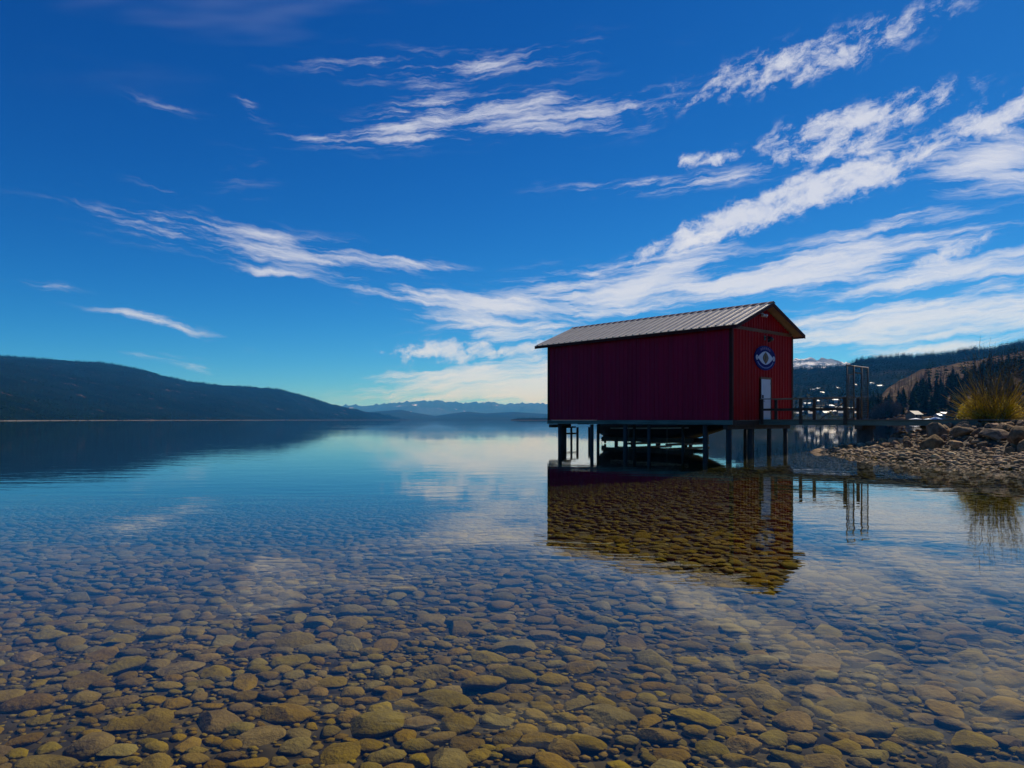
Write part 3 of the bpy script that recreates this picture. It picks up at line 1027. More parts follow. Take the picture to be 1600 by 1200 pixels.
for i in range(70):
    px, py = rng.uniform(1242, 1372), rng.uniform(612, 651)
    p, t_ = hr_find(px, py)
    conifer(p, rng.uniform(8, 15), 'conifer by the ' + by_house(px, py), 'conifers among the houses')
for i in range(34):
    px, py = rng.uniform(1242, 1372), rng.uniform(628, 652)
    p, t_ = hr_find(px, py)
    twig_tree('bare_tree', p, rng.uniform(6, 10), rng.uniform(3, 4.5), M['bare'], 'bare tree by the ' + by_house(px, py), 'bare trees among the houses', 400 + i, 60)
for i, (px, py, lab) in enumerate(((1262, 622, 'yellow willow above the broad white roof'), (1297, 651, 'yellow willow on the far shore beneath the lower rail'), (1240, 651, 'yellow willow on the far shore beside the boathouse wall'))):
    p, t_ = hr_find(px, py)
    twig_tree('willow_tree', p, 8.5, 4.6, M['willow'], lab, None, 600 + i, 260)
# sheds and covered boats at the foot of the dry slope
p = hn_at(1428, .03); house((p.x, p.y, p.z + .5), 8, 6, 3.0, 2.0, 'brown', 'brown', .5, 'brown cottage under the conifers behind the covered boats', None, 'cottage')
p = hn_at(1471, .03); house((p.x, p.y, p.z), 6, 5, 2.4, 1.0, 'grey', 'white', .1, 'small shed with white roof above the covered boats', None, 'shed')
p = hn_at(1485, .035); house((p.x, p.y, p.z + .5), 13, 6, 2.4, 1.0, 'grey', 'white', .1, 'long shed with white roof above the covered boats', None, 'shed')
M['tarp_blue'] = mat('blue boat cover', (.18, .36, .55), .5, 0, .4, (.3, .48, .66), .8)
M['tarp_white'] = mat('pale boat cover', (.55, .55, .66), .5, 0, .4, (.7, .7, .76), .8)
for px, t_, L, tarp, lab in ((1431, .008, 8.5, 'tarp_white', 'boat under a pale grey cover on the far beach'), (1451, .006, 8, 'tarp_blue', 'boat under a low blue cover on the far beach'),
                             (1462, .008, 8, 'tarp_blue', 'boat under a peaked blue cover on the far beach')):
    p = hn_at(px, t_)
    e = tag(empty('covered_boat', (p.x, p.y, p.z + .3), rng.uniform(-.2, .2)), lab, 'boat', 'covered boats on the far beach')
    hb = MB()
    st = [(-L / 2, .95, .2), (-L / 4, 1.15, .0), (0, 1.2, 0), (L / 4, 1.0, .1), (L / 2, .1, .5)]
    vs = []
    for x, b, zk in st:
        vs += [(x, -b, 1.3), (x, 0, zk), (x, b, 1.3)]
    hb.add(vs, [(i * 3 + j, i * 3 + j + 1, i * 3 + j + 4, i * 3 + j + 3) for i in range(4) for j in range(2)] + [(0, 1, 2)])
    hb.build('hull', M['w_white'], e)
    cvr = MB()
    vs = []
    hgt = 2.9 if 'peaked' in lab else 2.2
    for (x, b, zk), hh in zip(st, (1.5, hgt * .85, hgt, hgt * .8, 1.4)):
        vs += [(x, -b - .08, 1.15), (x, -b * .6, (hh + 1.3) / 2 + .1), (x, 0, hh), (x, b * .6, (hh + 1.3) / 2 + .1), (x, b + .08, 1.15)]
    cvr.add(vs, [(i * 5 + j, i * 5 + j + 1, i * 5 + j + 6, i * 5 + j + 5) for i in range(4) for j in range(4)] + [(0, 1, 2, 3, 4), (20, 21, 22, 23, 24)])
    cvr.build('cover', M[tarp], e)
    MB().box(-L * .35, L * .3, -.8, .8, -.3, .12).build('trailer', M['black'], e)

# ------------------------------------------------------------------ boathouse
HX, HY, HRZ = 10.50, 34.65, math.atan2(.667, .745)
BW, BL = 5.9, 12.4                      # width (local x), length (local y)
ZF, ZP, ZR = 1.44, 5.95, 7.16           # wall foot, wall plate, ridge of the walls
SL = (ZR - ZP) / (BW / 2)
bh = tag(empty('boathouse', (HX, HY, 0), HRZ), 'red metal clad boathouse with grey ribbed roof standing on piles in the lake', 'boathouse')


def ribbed_panel(w_, ztop0, ztop1, z0=0.0, ribs=3, d=.038):
    """sheet in local x (width) / z, ribs standing out to -y; the top may slope"""
    xs_ = [0.0]
    ds = [0.0]
    for i in range(ribs):
        c = w_ * (i + .5) / ribs
        for o_, q in ((-.062, 0), (-.034, d), (.034, d), (.062, 0)):
            xs_.append(c + o_); ds.append(q)
        if i < ribs - 1:
            cc = w_ * (i + 1) / ribs
            for o_, q in ((-.02, 0), (-.01, d * .3), (.01, d * .3), (.02, 0)):
                xs_.append(cc + o_); ds.append(q)
    xs_.append(w_ - .004); ds.append(0.0)
    vs = []
    for x, q in zip(xs_, ds):
        zt = ztop0 + (ztop1 - ztop0) * x / w_
        vs += [(x, -q, z0), (x, -q, zt), (x, .02, zt), (x, .02, z0)]
    fs = []
    for i in range(len(xs_) - 1):
        a, b = i * 4, i * 4 + 4
        fs += [(a, b, b + 1, a + 1), (a + 1, b + 1, b + 2, a + 2), (a + 2, b + 2, b + 3, a + 3), (a + 3, b + 3, b, a)]
    fs += [(0, 1, 2, 3), tuple(len(vs) - 4 + k for k in (3, 2, 1, 0))]
    return MB().add(vs, fs)


npan = 14
pw = BL / npan
pme = ribbed_panel(pw, ZP - ZF, ZP - ZF).mesh('wall_panel', M['red'])
for side in (0, 1):
    for i in range(npan):
        o = link('wall_panel', pme, bh)
        if side == 0:
            o.location = (0, BL - i * pw, ZF); o.rotation_euler = (0, 0, R(-90))
        else:
            o.location = (BW, i * pw, ZF); o.rotation_euler = (0, 0, R(90))
gp = 7
gw = BW / gp
gme = ribbed_panel(gw, ZP - ZF, ZP - ZF).mesh('wall_panel', M['red_gable_bounce'])
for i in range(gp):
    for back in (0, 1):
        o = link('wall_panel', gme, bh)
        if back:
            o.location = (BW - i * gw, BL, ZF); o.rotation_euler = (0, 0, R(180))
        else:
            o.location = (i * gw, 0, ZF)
for i in range(8):                        # gable triangle, cut to the slope
    gw8 = BW / 8
    x0, x1 = i * gw8, (i + 1) * gw8
    f_ = lambda x: SL * min(x, BW - x) + .02
    me = ribbed_panel(gw8, f_(x0), f_(x1), .0).mesh('gable_panel', M['red_gable_bounce'])
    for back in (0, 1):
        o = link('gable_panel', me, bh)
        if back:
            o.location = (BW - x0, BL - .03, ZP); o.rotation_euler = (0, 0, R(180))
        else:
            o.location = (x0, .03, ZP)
# trims
for x0, x1, y0, y1 in ((-.06, .10, -.06, .10), (BW - .10, BW + .06, -.06, .10), (-.06, .10, BL - .10, BL + .06), (BW - .10, BW + .06, BL - .10, BL + .06)):
    MB().box(x0, x1, y0, y1, ZF - .01, ZP - .06).build('corner_trim', M['dark_trim'], bh, bevel=.008)
MB().box(.10, BW - .10, -.052, .028, ZP - .11, ZP + .05).build('band_trim', M['brown_trim'], bh, bevel=.006)
# roof: sheets on two slopes, soffits, fascias, ridge cap
OF, OB, OS = .55, .80, .42               # overhangs: front, back, sides
ry0, ry1 = -OF, BL + OB
nr_ = 15
rw = (ry1 - ry0) / nr_
slen = math.hypot(BW / 2 + OS, SL * (BW / 2 + OS))
ang = math.atan(SL)
rme = ribbed_panel(rw, slen, slen, 0.0, 2, .06).mesh('roof_panel', M['roof'])
zr_top = ZR + .17
for s_ in (-1, 1):
    for i in range(nr_):
        o = link('roof_panel', rme, bh)
        # panel local x -> along ridge, z -> up the slope, -y -> outward
        up = Vector((-s_ * math.cos(ang), 0, math.sin(ang)))
        along = Vector((0, 1, 0)) if s_ > 0 else Vector((0, -1, 0))
        outw = Vector((s_ * math.sin(ang), 0, math.cos(ang)))
        Mx = Matrix((along, -outw, up)).transposed().to_4x4()
        y_ = ry0 + i * rw if s_ > 0 else ry1 - i * rw
        ex = BW / 2 + s_ * (BW / 2 + OS)
        Mx.translation = Vector((ex, y_, zr_top - SL * (BW / 2 + OS)))
        o.matrix_local = Mx
    # soffit boards beneath
    e0, e1 = BW / 2, BW / 2 + s_ * (BW / 2 + OS - .03)
    za, zb = zr_top - .045, zr_top - .045 - SL * (BW / 2 + OS - .03)
    for (yy0, yy1, nm) in ((ry0 + .03, .03, 'soffit'), (BL, ry1 - .03, 'soffit')):
        MB().add([(e0, yy0, za), (e1, yy0, zb), (e1, yy1, zb), (e0, yy1, za), (e0, yy0, za - .05), (e1, yy0, zb - .05), (e1, yy1, zb - .05), (e0, yy1, za - .05)],
                 [(0, 1, 2, 3), (4, 5, 6, 7), (0, 1, 5, 4), (1, 2, 6, 5), (2, 3, 7, 6), (3, 0, 4, 7)]).build(nm, M['soffit'], bh)
    # eave soffit along the side
    wx0, wx1 = (-.03 if s_ < 0 else BW + .03), e1
    z_at = lambda x: zr_top - .047 - SL * abs(x - BW / 2)
    MB().add([(wx0, .03, z_at(wx0)), (wx1, .03, z_at(wx1)), (wx1, BL, z_at(wx1)), (wx0, BL, z_at(wx0)),
              (wx0, .03, z_at(wx0) - .05), (wx1, .03, z_at(wx1) - .05), (wx1, BL, z_at(wx1) - .05), (wx0, BL, z_at(wx0) - .05)],
             [(0, 1, 2, 3), (4, 5, 6, 7), (0, 1, 5, 4), (1, 2, 6, 5), (2, 3, 7, 6), (3, 0, 4, 7)]).build('soffit', M['soffit'], bh)
    # eave fascia
    fx = BW / 2 + s_ * (BW / 2 + OS)
    fz = zr_top - SL * (BW / 2 + OS)
    MB().box(min(fx, fx - s_ * .035), max(fx, fx - s_ * .035), ry0 + .035, ry1 - .035, fz - .17, fz - .025).build('fascia', M['dark_trim'], bh)
    # rake boards at both gable ends
    for yy0, yy1 in ((ry0, ry0 + .035), (ry1 - .035, ry1)):
        ze = zr_top - SL * (BW / 2 + OS)
        MB().add([(BW / 2, yy0, zr_top - .02), (fx, yy0, ze - .02), (fx, yy1, ze - .02), (BW / 2, yy1, zr_top - .02),
                  (BW / 2, yy0, zr_top - .19), (fx, yy0, ze - .19), (fx, yy1, ze - .19), (BW / 2, yy1, zr_top - .19)],
                 [(0, 1, 2, 3), (4, 5, 6, 7), (0, 1, 5, 4), (1, 2, 6, 5), (2, 3, 7, 6), (3, 0, 4, 7)]).build('rake_board', M['dark_trim'], bh)
cap = MB()
for s_ in (-1, 1):
    cap.add([(BW / 2, ry0 - .02, zr_top + .055), (BW / 2 + s_ * .2, ry0 - .02, zr_top + .045 - SL * .2), (BW / 2 + s_ * .2, ry1 + .02, zr_top + .045 - SL * .2), (BW / 2, ry1 + .02, zr_top + .055)], [(0, 1, 2, 3)])
cap.build('ridge_cap', M['dark_trim'], bh)
# floor frame, perimeter decks, beams
for x0, x1, y0, y1 in ((-.07, .02, -.07, BL + .07), (BW - .02, BW + .07, -.07, BL + .07)):
    MB().box(x0, x1, y0, y1, ZF - .23, ZF - .012).build('rim_beam', M['teal_wood'], bh, bevel=.01)
MB().box(.02, BW - .02, -.07, .02, ZF - .25, ZF - .014).build('rim_beam', M['wood_dark'], bh, bevel=.01)
for j in range(2):
    for i in range(5):
        xx = (.03 + i * .19) if j == 0 else (BW - .98 + i * .19)
        MB().box(xx, xx + .18, .03, BL - .03, ZF - .06, ZF - .02).build('floor_board', M['deck'], bh)
for yy in (1.0, 3.2, 5.5, 7.8, 10.0, 11.6):
    for xx in (.03, BW - 1.0):
        MB().box(xx, xx + .97, yy - .07, yy + .07, ZF - .25, ZF - .065).build('joist', M['wood_dark'], bh)
MB().box(.02, BW - .02, .1, .9, ZF - .1, ZF - .02).build('floor_board', M['deck'], bh)
for x0, x1, y0, y1 in ((-.15, BW + .1, .12, .38), (-.1, 1.6, BL - .35, BL - .1), (BW - 1.6, BW + .1, BL - .35, BL - .1)):
    MB().box(x0, x1, y0, y1, ZF - .45, ZF - .255).build('cap_beam', M['wood_dark'], bh, bevel=.01)


def pile(x, y, r_=.13, top=ZF - .25, lean=0.0):
    return MB().tube([(x + lean, y, -2.2), (x + lean * .4, y, -.1), (x, y, top)], [r_ * 1.08, r_ * 1.03, r_], 12).build('pile', M['pile'], bh, True)


for x, y, r_ in ((.18, .25, .15), (2.1, .25, .15), (4.0, .25, .13), (5.7, .25, .13),
                 (.15, 1.55, .14), (.15, 6.6, .14), (.15, 11.6, .14), (.85, 9.2, .10),
                 (5.7, 2.6, .12), (5.2, 3.4, .12), (5.7, 6.2, .13), (5.7, 8.6, .13), (5.7, 11.9, .14), (1.15, BL - .22, .14), (1.75, BL - .22, .08), (1.3, 6.9, .10), (4.8, 5.9, .11), (.95, BL - .22, .10), (2.3, BL - .22, .09), (5.2, 10.2, .10), (4.9, 1.7, .09), (1.2, 3.6, .09), (4.8, 7.8, .09), (.15, 9.05, .12), (.15, 5.0, .11), (3.4, BL - .22, .09)):
    r_ *= .86
    pile(x, y, r_, ZF - .255 if not (.12 < y < .38 or y > BL - .4) else ZF - .45)
for y0, x0, x1, zz in ((BL - .02, .95, 2.35, .55), (BL - .42, 1.1, 1.9, .95)):
    MB().box(x0, x1, y0 - .05, y0 + .05, zz, zz + .10).build('cross_brace', M['wood_dark'], bh)
# door
DX0, DX1 = 2.62, 3.54
dr_ = MB().box(DX0, DX1, -.085, -.035, ZF + .03, ZF + 2.06).build('door', M['door'], bh, bevel=.006)
MB().box(DX0 + .06, DX0 + .17, -.125, -.087, ZF + 1.10, ZF + 1.26).build('keypad_lock', M['black'], dr_, bevel=.006)
MB().tube([(DX0 + .10, -.088, ZF + .95), (DX0 + .10, -.15, ZF + .95), (DX0 + .21, -.15, ZF + .95)], .014, 8).build('handle', M['black'], dr_, True)
for zz in (.3, 1.05, 1.8):
    MB().box(DX1 - .03, DX1 + .03, -.099, -.087, ZF + zz, ZF + zz + .11).build('hinge', M['steel'], dr_)
for x0, x1, z0, z1 in ((DX0 - .09, DX0 - .005, ZF + .01, ZF + 2.06), (DX1 + .005, DX1 + .09, ZF + .01, ZF + 2.06), (DX0 - .09, DX1 + .09, ZF + 2.065, ZF + 2.16)):
    MB().box(x0, x1, -.09, -.03, z0, z1).build('door_frame', M['brown_trim' if z0 > ZF + 1 else 'dark_trim'], bh)


def to_world(x, y, z):
    c, s_ = math.cos(HRZ), math.sin(HRZ)
    return (HX + x * c - y * s_, HY + x * s_ + y * c, z)


# oval sign on the gable
SX, SZ, SA, SB = 3.02, 4.32 + .25, 1.02, .62
sg = tag(empty('sign', to_world(SX, -.03, SZ), HRZ), 'oval blue sign with white eye shape and brown almond on the red gable', 'sign')


def disc(pts, y0, y1, name, m, par):
    n_ = len(pts)
    vs = [(x, y0, z) for x, z in pts] + [(x, y1, z) for x, z in pts]
    fs = [tuple(range(n_)), tuple(range(2 * n_ - 1, n_ - 1, -1))] + [(i, (i + 1) % n_, n_ + (i + 1) % n_, n_ + i) for i in range(n_)]
    return MB().add(vs, fs).build(name, m, par)


def ell(a, b, n_=48, cx=0, cz=0):
    return [(cx + a * math.cos(2 * math.pi * i / n_), cz + b * math.sin(2 * math.pi * i / n_)) for i in range(n_)]


def vesica(a, b, p=1.5, n_=40):
    up = [(-a + 2 * a * i / n_, b * (1 - abs(-1 + 2 * i / n_) ** p)) for i in range(n_ + 1)]
    return up + [(x, -z) for x, z in reversed(up[1:-1])]


disc(ell(SA, SB), -.05, 0, 'board', M['sign_blue'], sg)
disc(vesica(.74, .335, 1.8), -.062, -.051, 'eye', M['sign_white'], sg)
alm = [(z * 1.0, x * 1.0) for x, z in vesica(.30, .27, 1.7)]
disc(alm, -.073, -.063, 'almond', M['sign_dark'], sg)
disc([(x * .82, z * .86) for x, z in alm], -.082, -.074, 'almond', M['sign_gold'], sg)
disc([(x * .22 - .02, z * .62) for x, z in alm], -.090, -.083, 'figure', M['sign_dark'], sg)
for s_ in (-1, 1):
    disc(ell(.115, .125, 24, s_ * .82, 0), -.066, -.052, 'disc', M['sign_white'], sg)
    for q in (-1, 1):
        disc([(s_ * .82 - .07, q * .045 - .012), (s_ * .82 + .07, q * .045 - .012), (s_ * .82 + .07, q * .045 + .012), (s_ * .82 - .07, q * .045 + .012)], -.070, -.0665, 'mark', M['sign_blue'], sg)
for i in range(6):                        # large purple lettering, too worn to read, along the top
    a = R(90 + 34 - 68 * i / 5)
    cx, cz = .80 * SA * math.cos(a) * .92, .80 * SB * math.sin(a)
    q = [(cx - .06, cz - .06), (cx + .06, cz - .06), (cx + .06, cz + .06), (cx - .06, cz + .06)]
    disc(q, -.058, -.051, 'mark', M['sign_purple'], sg)
for i in range(22):                       # fine pale lettering along the bottom
    a = R(205 + 130 * i / 21)
    cx, cz = .80 * SA * math.cos(a), .80 * SB * math.sin(a)
    wv_ = rng.uniform(.016, .028)
    q = [(cx - wv_, cz - .03), (cx + wv_, cz - .03), (cx + wv_, cz + .03), (cx - wv_, cz + .03)]
    disc(q, -.058, -.051, 'mark', M['sign_pale'], sg)
# lamp above the sign, flood light under the ridge
lp = tag(empty('wall_lamp', to_world(SX, -.03, ZP - .36), HRZ), 'small black gooseneck lamp above the oval sign', 'lamp')
MB().box(-.08, .08, -.03, 0, -.12, .12).build('bracket', M['black'], lp, bevel=.01)
MB().tube([(0, -.03, 0), (0, -.18, .06), (0, -.28, -.02)], .025, 8).build('arm', M['black'], lp, True)
MB().tube([(0, -.24, .05), (0, -.29, -.04), (0, -.35, -.16)], [.05, .12, .17], 14).build('lamp_shade', M['black'], lp, True)
MB().tube([(0, -.30, -.05), (0, -.335, -.13)], [.05, .055], 10).build('bulb', M['glass'], lp, True)
fl = tag(empty('flood_light', to_world(BW / 2 - .12, .0, ZR - .42), HRZ), 'small white flood light under the boathouse ridge', 'lamp')
MB().box(-.11, .11, -.05, 0, -.10, .10).build('base', M['white'], fl, bevel=.015)
for s_ in (-1, 1):
    MB().tube([(s_ * .08, -.05, .02), (s_ * .13, -.12, -.02), (s_ * .15, -.2, -.07)], [.03, .07, .085], 12).build('lamp_head', M['white'], fl, True)

# motor boat hanging in the slip under the boathouse
bt = tag(empty('motor_boat', to_world(3.0, 1.5, 0), HRZ), 'dark hulled motor boat stored on a lift beneath the boathouse floor', 'boat')
hb = MB()
prof = []
Lb = 8.6
for i in range(15):
    t = i / 14
    y = Lb * t                            # bow at small y, stern at large y
    bow = min(1.0, t / .45)
    half = 1.22 * (1 - (1 - bow) ** 2.2) + .02
    keel = .26 + .98 * (1 - min(1, t / .5)) ** 1.9
    chine = keel + .30 * bow + .10
    sheer = 1.62 + .25 * (1 - bow)
    prof.append([(-half, y, sheer), (-half * .96, y, (sheer + chine) / 2), (-half * .86, y, chine), (-half * .42, y, (keel * .6 + chine * .4)), (0, y, keel),
                 (half * .42, y, (keel * .6 + chine * .4)), (half * .86, y, chine), (half * .96, y, (sheer + chine) / 2), (half, y, sheer)])
hb.add([p for q in prof for p in q], [(i * 9 + j, i * 9 + j + 1, i * 9 + j + 10, i * 9 + j + 9) for i in range(14) for j in range(8)] + [tuple(14 * 9 + j for j in range(9)), tuple(reversed(range(9)))])
hb.build('hull', M['hull'], bt, True)
MB().add([(p[0] * .98, p[1], p[2] - .02) for q in prof for p in (q[0], q[8])], [(i * 2, i * 2 + 1, i * 2 + 3, i * 2 + 2) for i in range(14)]).build('boat_deck', M['white'], bt)
MB().tube([(-1.16, 2.2, 1.02), (-1.2, 4.5, .98), (-1.2, 7.55, .96)], .035, 6).build('rub_rail', M['white'], bt, True)
od = MB().box(-.14, .14, Lb, Lb + .5, .35, .95).build('outdrive', M['black'], bt, bevel=.04)
MB().tube([(0, Lb + .42, .4), (0, Lb + .42, .02)], [.1, .06], 8).build('drive_leg', M['black'], od, True)
pp = MB()
for i in range(3):
    a = 2.094 * i
    pp.add([(0, Lb + .60, .18), (.17 * math.cos(a - .4), Lb + .58, .18 + .17 * math.sin(a - .4)), (.21 * math.cos(a), Lb + .62, .18 + .21 * math.sin(a)), (.17 * math.cos(a + .4), Lb + .66, .18 + .17 * math.sin(a + .4))], [(0, 1, 2, 3)])
pp.tube([(0, Lb + .42, .18), (0, Lb + .7, .18)], [.07, .04], 8)
pp.build('propeller', M['steel'], od)
lf = tag(empty('boat_lift', to_world(3.0, 1.5, 0), HRZ), 'timber and pipe cradle of the boat lift under the hull', 'boat lift')
for s_ in (-1, 1):
    MB().box(s_ * .62 - .09, s_ * .62 + .09, 2.3, Lb + .1, .18, .44).build('bunk', M['wood_dark'], lf)
for yy in (3.0, 5.6):
    MB().box(-2.0, 2.0, yy - .07, yy + .07, .06, .18).build('cross_beam', M['steel'], lf)
    for s_ in (-1, 1):
        MB().tube([(s_ * 1.95, yy, .1), (s_ * 1.95, yy, 1.5)], .02, 6).build('cable', M['steel'], lf)

# ------------------------------------------------------------------ walkway, gate and pillar
WX0, WX1 = 2.42, 3.72
wk = tag(empty('walkway', (HX, HY, 0), HRZ), 'timber footbridge with plank deck and rails from the shore to the boathouse door', 'footbridge')
y_ = -.10
plank = MB().box(0, WX1 - WX0 + .1, -.142, 0, -.04, 0).mesh('plank', M['deck'])
while y_ > -9.6:
    o = link('plank', plank, wk)
    o.location = (WX0 - .05 + rng.uniform(-.012, .012), y_, ZF + .03 + rng.uniform(-.003, .003))
    y_ -= .15
for xx in (WX0, (WX0 + WX1) / 2 - .05, WX1 - .10):
    MB().box(xx, xx + .10, -9.6, -.09, ZF - .24, ZF - .012).build('stringer', M['teal_wood' if xx == WX0 else 'wood_dark'], wk, bevel=.01)
for xx, ys_ in ((WX0 - .09, (-.25, -2.25, -4.35)), (WX1 + .005, (-.25, -2.25, -4.35))):
    for yy in ys_:
        MB().box(xx, xx + .085, yy - .07, yy + .07, ZF - .2, ZF + 1.02).build('rail_post', M['wood_dark'], wk, bevel=.006)
    MB().box(xx - .02, xx + .11, -4.45, -.15, ZF + 1.022, ZF + 1.06).build('top_rail', M['deck'], wk, bevel=.005)
    mx_ = xx + .087 if xx < WX1 else xx - .042
    MB().box(mx_, mx_ + .04, -4.42, -.18, ZF + .46, ZF + .57).build('middle_rail', M['wood_dark'], wk)
MB().tube([(WX1 - .02, -3.9, ZF + .95), (WX1 - .04, -2.6, ZF + .05)], .02, 6).build('brace', M['wood_dark'], wk)
gt = tag(empty('gate', to_world(3.07, -4.62, ZF + .03), HRZ), 'tall pipe frame security gate with wire wings across the footbridge', 'gate')
GH = 2.42
for xx, r_ in ((-1.12, .03), (-.42, .035), (.42, .04), (1.12, .03)):
    MB().tube([(xx, 0, -.05 if abs(xx) < .6 else -.02), (xx, 0, GH)], r_, 8).build('gate_post', M['steel'], gt, True)
MB().tube([(-1.15, 0, GH), (1.15, 0, GH)], .032, 8).build('top_bar', M['steel'], gt, True)
for zz in (GH - .28,):
    MB().tube([(-.42, 0, zz), (.42, 0, zz)], .03, 8).build('lintel', M['steel'], gt, True)
for s_ in (-1, 1):
    for zz in (.02, 1.05):
        MB().tube([(s_ * .42, 0, zz), (s_ * 1.12, 0, zz)], .02, 6).build('wing_bar', M['steel'], gt)
    ms = MB()
    for i in range(1, 14):
        xx = s_ * (.42 + .70 * i / 14)
        ms.tube([(xx, 0, .02), (xx, 0, GH)], .0035, 3, False)
    for i in range(1, 26):
        ms.tube([(s_ * .42, 0, GH * i / 26), (s_ * 1.12, 0, GH * i / 26)], .0035, 3, False)
    ms.build('wire_mesh', M['steel'], gt)
gd = MB()
gd.tube([(-.38, 0, .06), (-.38, 0, GH - .34)], .022, 8)
gd.tube([(.34, .55, .06), (.34, .55, GH - .34)], .022, 8)
gd.tube([(-.38, 0, .06), (.34, .55, .06)], .022, 8)
gd.tube([(-.38, 0, GH - .34), (.34, .55, GH - .34)], .022, 8)
gd.tube([(-.38, 0, 1.05), (.34, .55, 1.05)], .018, 8)
gd.build('gate_leaf', M['steel'], gt, True)
pc = tag(empty('bridge_pier', to_world(3.07, -4.95, 0), HRZ), 'stained round concrete pier carrying the footbridge beside the rocks', 'pier')
MB().tube([(0, 0, -.9), (0, 0, .3), (.01, 0, ZF - .42)], [.37, .36, .33], 24).build('column', M['concrete'], pc, True)
MB().box(-.72, .72, -.17, .17, ZF - .42, ZF - .242).build('cap_beam', M['wood_dark'], pc, bevel=.015)
MB().tube([(.40, -.05, .2), (.40, -.05, ZF - .42)], .02, 8).build('pipe', M['steel'], pc)
# ramp of two boards down to the bank
rp = tag(empty('board_ramp', to_world(3.07, -9.7, 0), HRZ), 'pale weathered boards lying from the footbridge end onto the bank', 'ramp')
for i in range(4):
    x0 = -.62 + i * .31
    MB().add([(x0, .05, ZF + .035), (x0 + .29, .05, ZF + .035), (x0 + .29, -4.3, 1.40 - .02), (x0, -4.3, 1.40 - .02), (x0, .05, ZF - .02), (x0 + .29, .05, ZF - .02), (x0 + .29, -4.3, 1.36), (x0, -4.3, 1.36)],
             [(0, 1, 2, 3), (4, 5, 6, 7), (0, 1, 5, 4), (1, 2, 6, 5), (2, 3, 7, 6), (3, 0, 4, 7)]).build('board', M['deck'], rp)

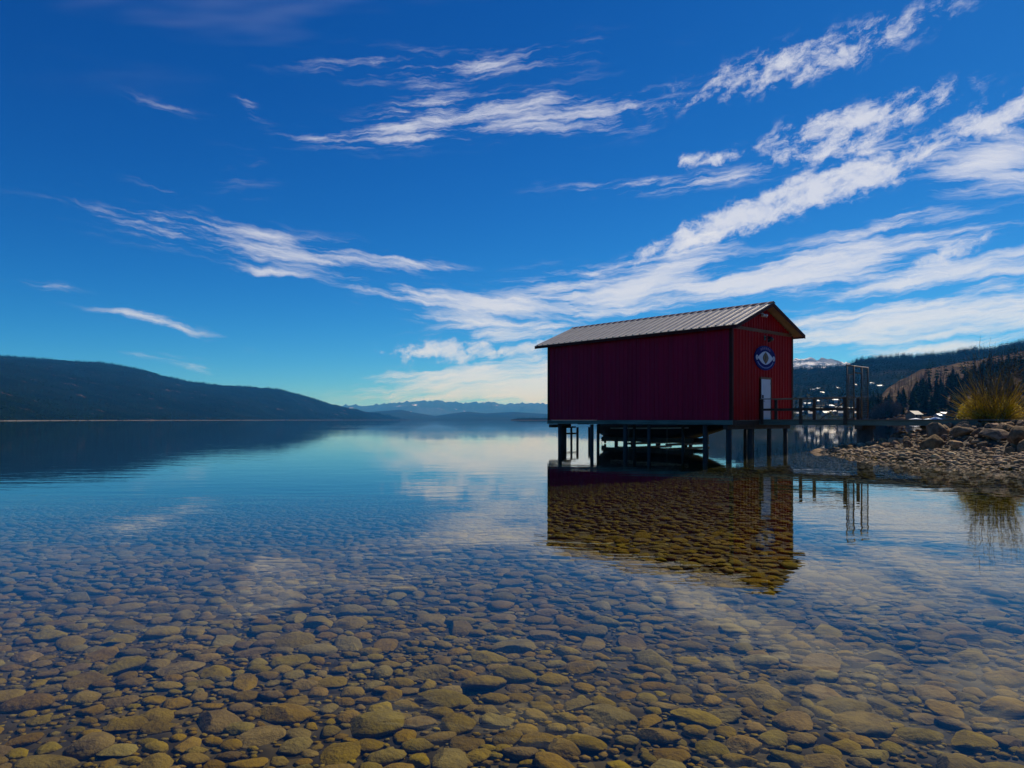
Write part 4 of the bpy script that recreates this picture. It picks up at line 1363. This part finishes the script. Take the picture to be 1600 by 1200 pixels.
# ------------------------------------------------------------------ shrub on the bank
def shrub(p, label, n_stems, n_shoot, seed, hmax=2.6, spread=1.9, whips=11):
    r = random.Random(seed)
    e = tag(empty('shrub', p), label, 'shrub')
    st = MB()

    def stem(mb, base, az, tilt, L, r0, seg=6, curl=.25, n=3):
        pts, rad = [Vector(base)], [r0]
        d = Vector((math.cos(az) * math.sin(tilt), math.sin(az) * math.sin(tilt), math.cos(tilt)))
        for i in range(seg):
            d = (d + Vector((r.gauss(0, .07), r.gauss(0, .07), curl * .12))).normalized()
            d = (d + Vector((r.gauss(0, .06), r.gauss(0, .06), 0))).normalized()
            pts.append(pts[-1] + d * L / seg)
            rad.append(r0 * (1 - (i + 1) / seg) + .0025)
        mb.tube(pts, rad, n, False)
        return pts
    for i in range(n_stems):
        az = r.uniform(0, 6.28)
        tilt = abs(r.gauss(0, .55))
        L = hmax * r.uniform(.55, 1.0) * (1.0 - .25 * min(1, tilt))
        b0 = (r.gauss(0, .30), r.gauss(0, .25), 0)
        pts = stem(st, b0, az, min(tilt, 1.2), L, r.uniform(.008, .016))
        for q in range(9):
            k_ = r.randrange(2, len(pts))
            stem(st, pts[k_], az + r.gauss(0, .9), min(1.35, tilt + abs(r.gauss(0, .35))), L * r.uniform(.15, .38), .0055, 3, .4)
    st.build('stems', M['stem'], e)
    wh = MB()
    for i in range(whips):
        x = -1.9 + 3.9 * (i + r.uniform(.2, .8)) / whips
        stem(wh, (x * .3, r.gauss(0, .2), .1), 0 if x > 0 else 3.14, abs(x) * .20, (3.3 if abs(x) < 1.2 else 2.9) * r.uniform(.88, 1.18), .02, 8, .6)
    wh.build('tall_whips', M['bark'], e)
    sh = MB()
    for i in range(n_shoot):
        az = r.uniform(0, 6.28)
        tilt = r.uniform(.35, 1.42)
        rr = r.uniform(.25, .9)
        b0 = (math.cos(az) * rr * .6, math.sin(az) * rr * .5, r.uniform(.05, .75) * (1.1 - tilt * .5))
        stem(sh, b0, az + r.gauss(0, .3), tilt, spread * r.uniform(.28, .75), r.uniform(.005, .010), 4, .1)
    sh.build('shoots', M['shoot'], e)
    lf_ = MB()
    for i in range(5200):
        az = r.uniform(0, 6.28)
        rr = r.uniform(.45, 1.0)
        hz = r.uniform(.15, 1.0)
        lob = 1.0 + .35 * mnoise.noise(Vector((math.cos(az) * 1.7, math.sin(az) * 1.7, hz * 2.2)))
        c = Vector((math.cos(az) * rr * 1.2 * lob, math.sin(az) * rr * 1.0 * lob + .25, .2 + hz * 1.0 * lob * math.sqrt(max(0, 1.08 - rr * rr))))
        d = Vector((r.gauss(0, 1), r.gauss(0, 1), r.gauss(0, .7) + .5)).normalized() * r.uniform(.05, .10)
        s_ = d.cross(Vector((r.gauss(0, 1), r.gauss(0, 1), r.gauss(0, 1)))).normalized() * .014
        lf_.add([c, c + d * .5 + s_, c + d, c + d * .5 - s_], [(0, 1, 2, 3)])
    lf_.build('leaves', M['shoot'], e)
    return e


def on_bank(x, y):
    return (x, y, land_z(x, y) - .03)


shrub(on_bank(19.9, 29.9), 'large tangled willow shrub with yellow shoots and tall bare whips on the bank', 64, 620, 5, 3.0, 2.5, 13)
for i in range(26):
    x, y = 19.9 + rng.gauss(.5, 1.6), 29.5 + rng.gauss(0, 1.4)
    if sdist(x, y) < 4.6:
        continue
    e = tag(empty('grass_tuft', on_bank(x, y)), 'tuft of dry straw grass beside the willow shrub', 'grass', 'dry grass tufts on the bank')
    gm = MB()
    for q in range(46):
        a = rng.uniform(0, 6.28)
        L = rng.uniform(.25, .6)
        tl = rng.uniform(.1, .9)
        d = Vector((math.cos(a) * math.sin(tl), math.sin(a) * math.sin(tl), math.cos(tl)))
        s_ = Vector((-math.sin(a), math.cos(a), 0)) * .006
        b0 = Vector((rng.gauss(0, .06), rng.gauss(0, .06), -.02))
        gm.add([b0 - s_, b0 + s_, b0 + d * L + Vector((0, 0, -.1 * L))], [(0, 1, 2)])
    gm.build('blades', M['grass_dry'], e)

# ------------------------------------------------------------------ air
HAZE = True
if HAZE:
    hz_m = bpy.data.materials.new('thin haze')
    hz_m.use_nodes = True
    t = NT(hz_m.node_tree)
    t.n.clear()
    pv_ = t.node('ShaderNodeVolumePrincipled')
    pv_.inputs['Color'].default_value = (0.05, 0.38, 1.0, 1)
    pv_.inputs['Density'].default_value = 7.0e-5
    pv_.inputs['Absorption Color'].default_value = (1, 1, 1, 1)
    pv_.inputs['Anisotropy'].default_value = 0.0
    o_ = t.node('ShaderNodeOutputMaterial')
    t.l.new(pv_.outputs[0], o_.inputs['Volume'])
    hb_ = MB().box(-BIG - 500, BIG + 500, -3500, BIG + 500, -9, 660).build('haze', hz_m)
    tag(hb_, kind='stuff')
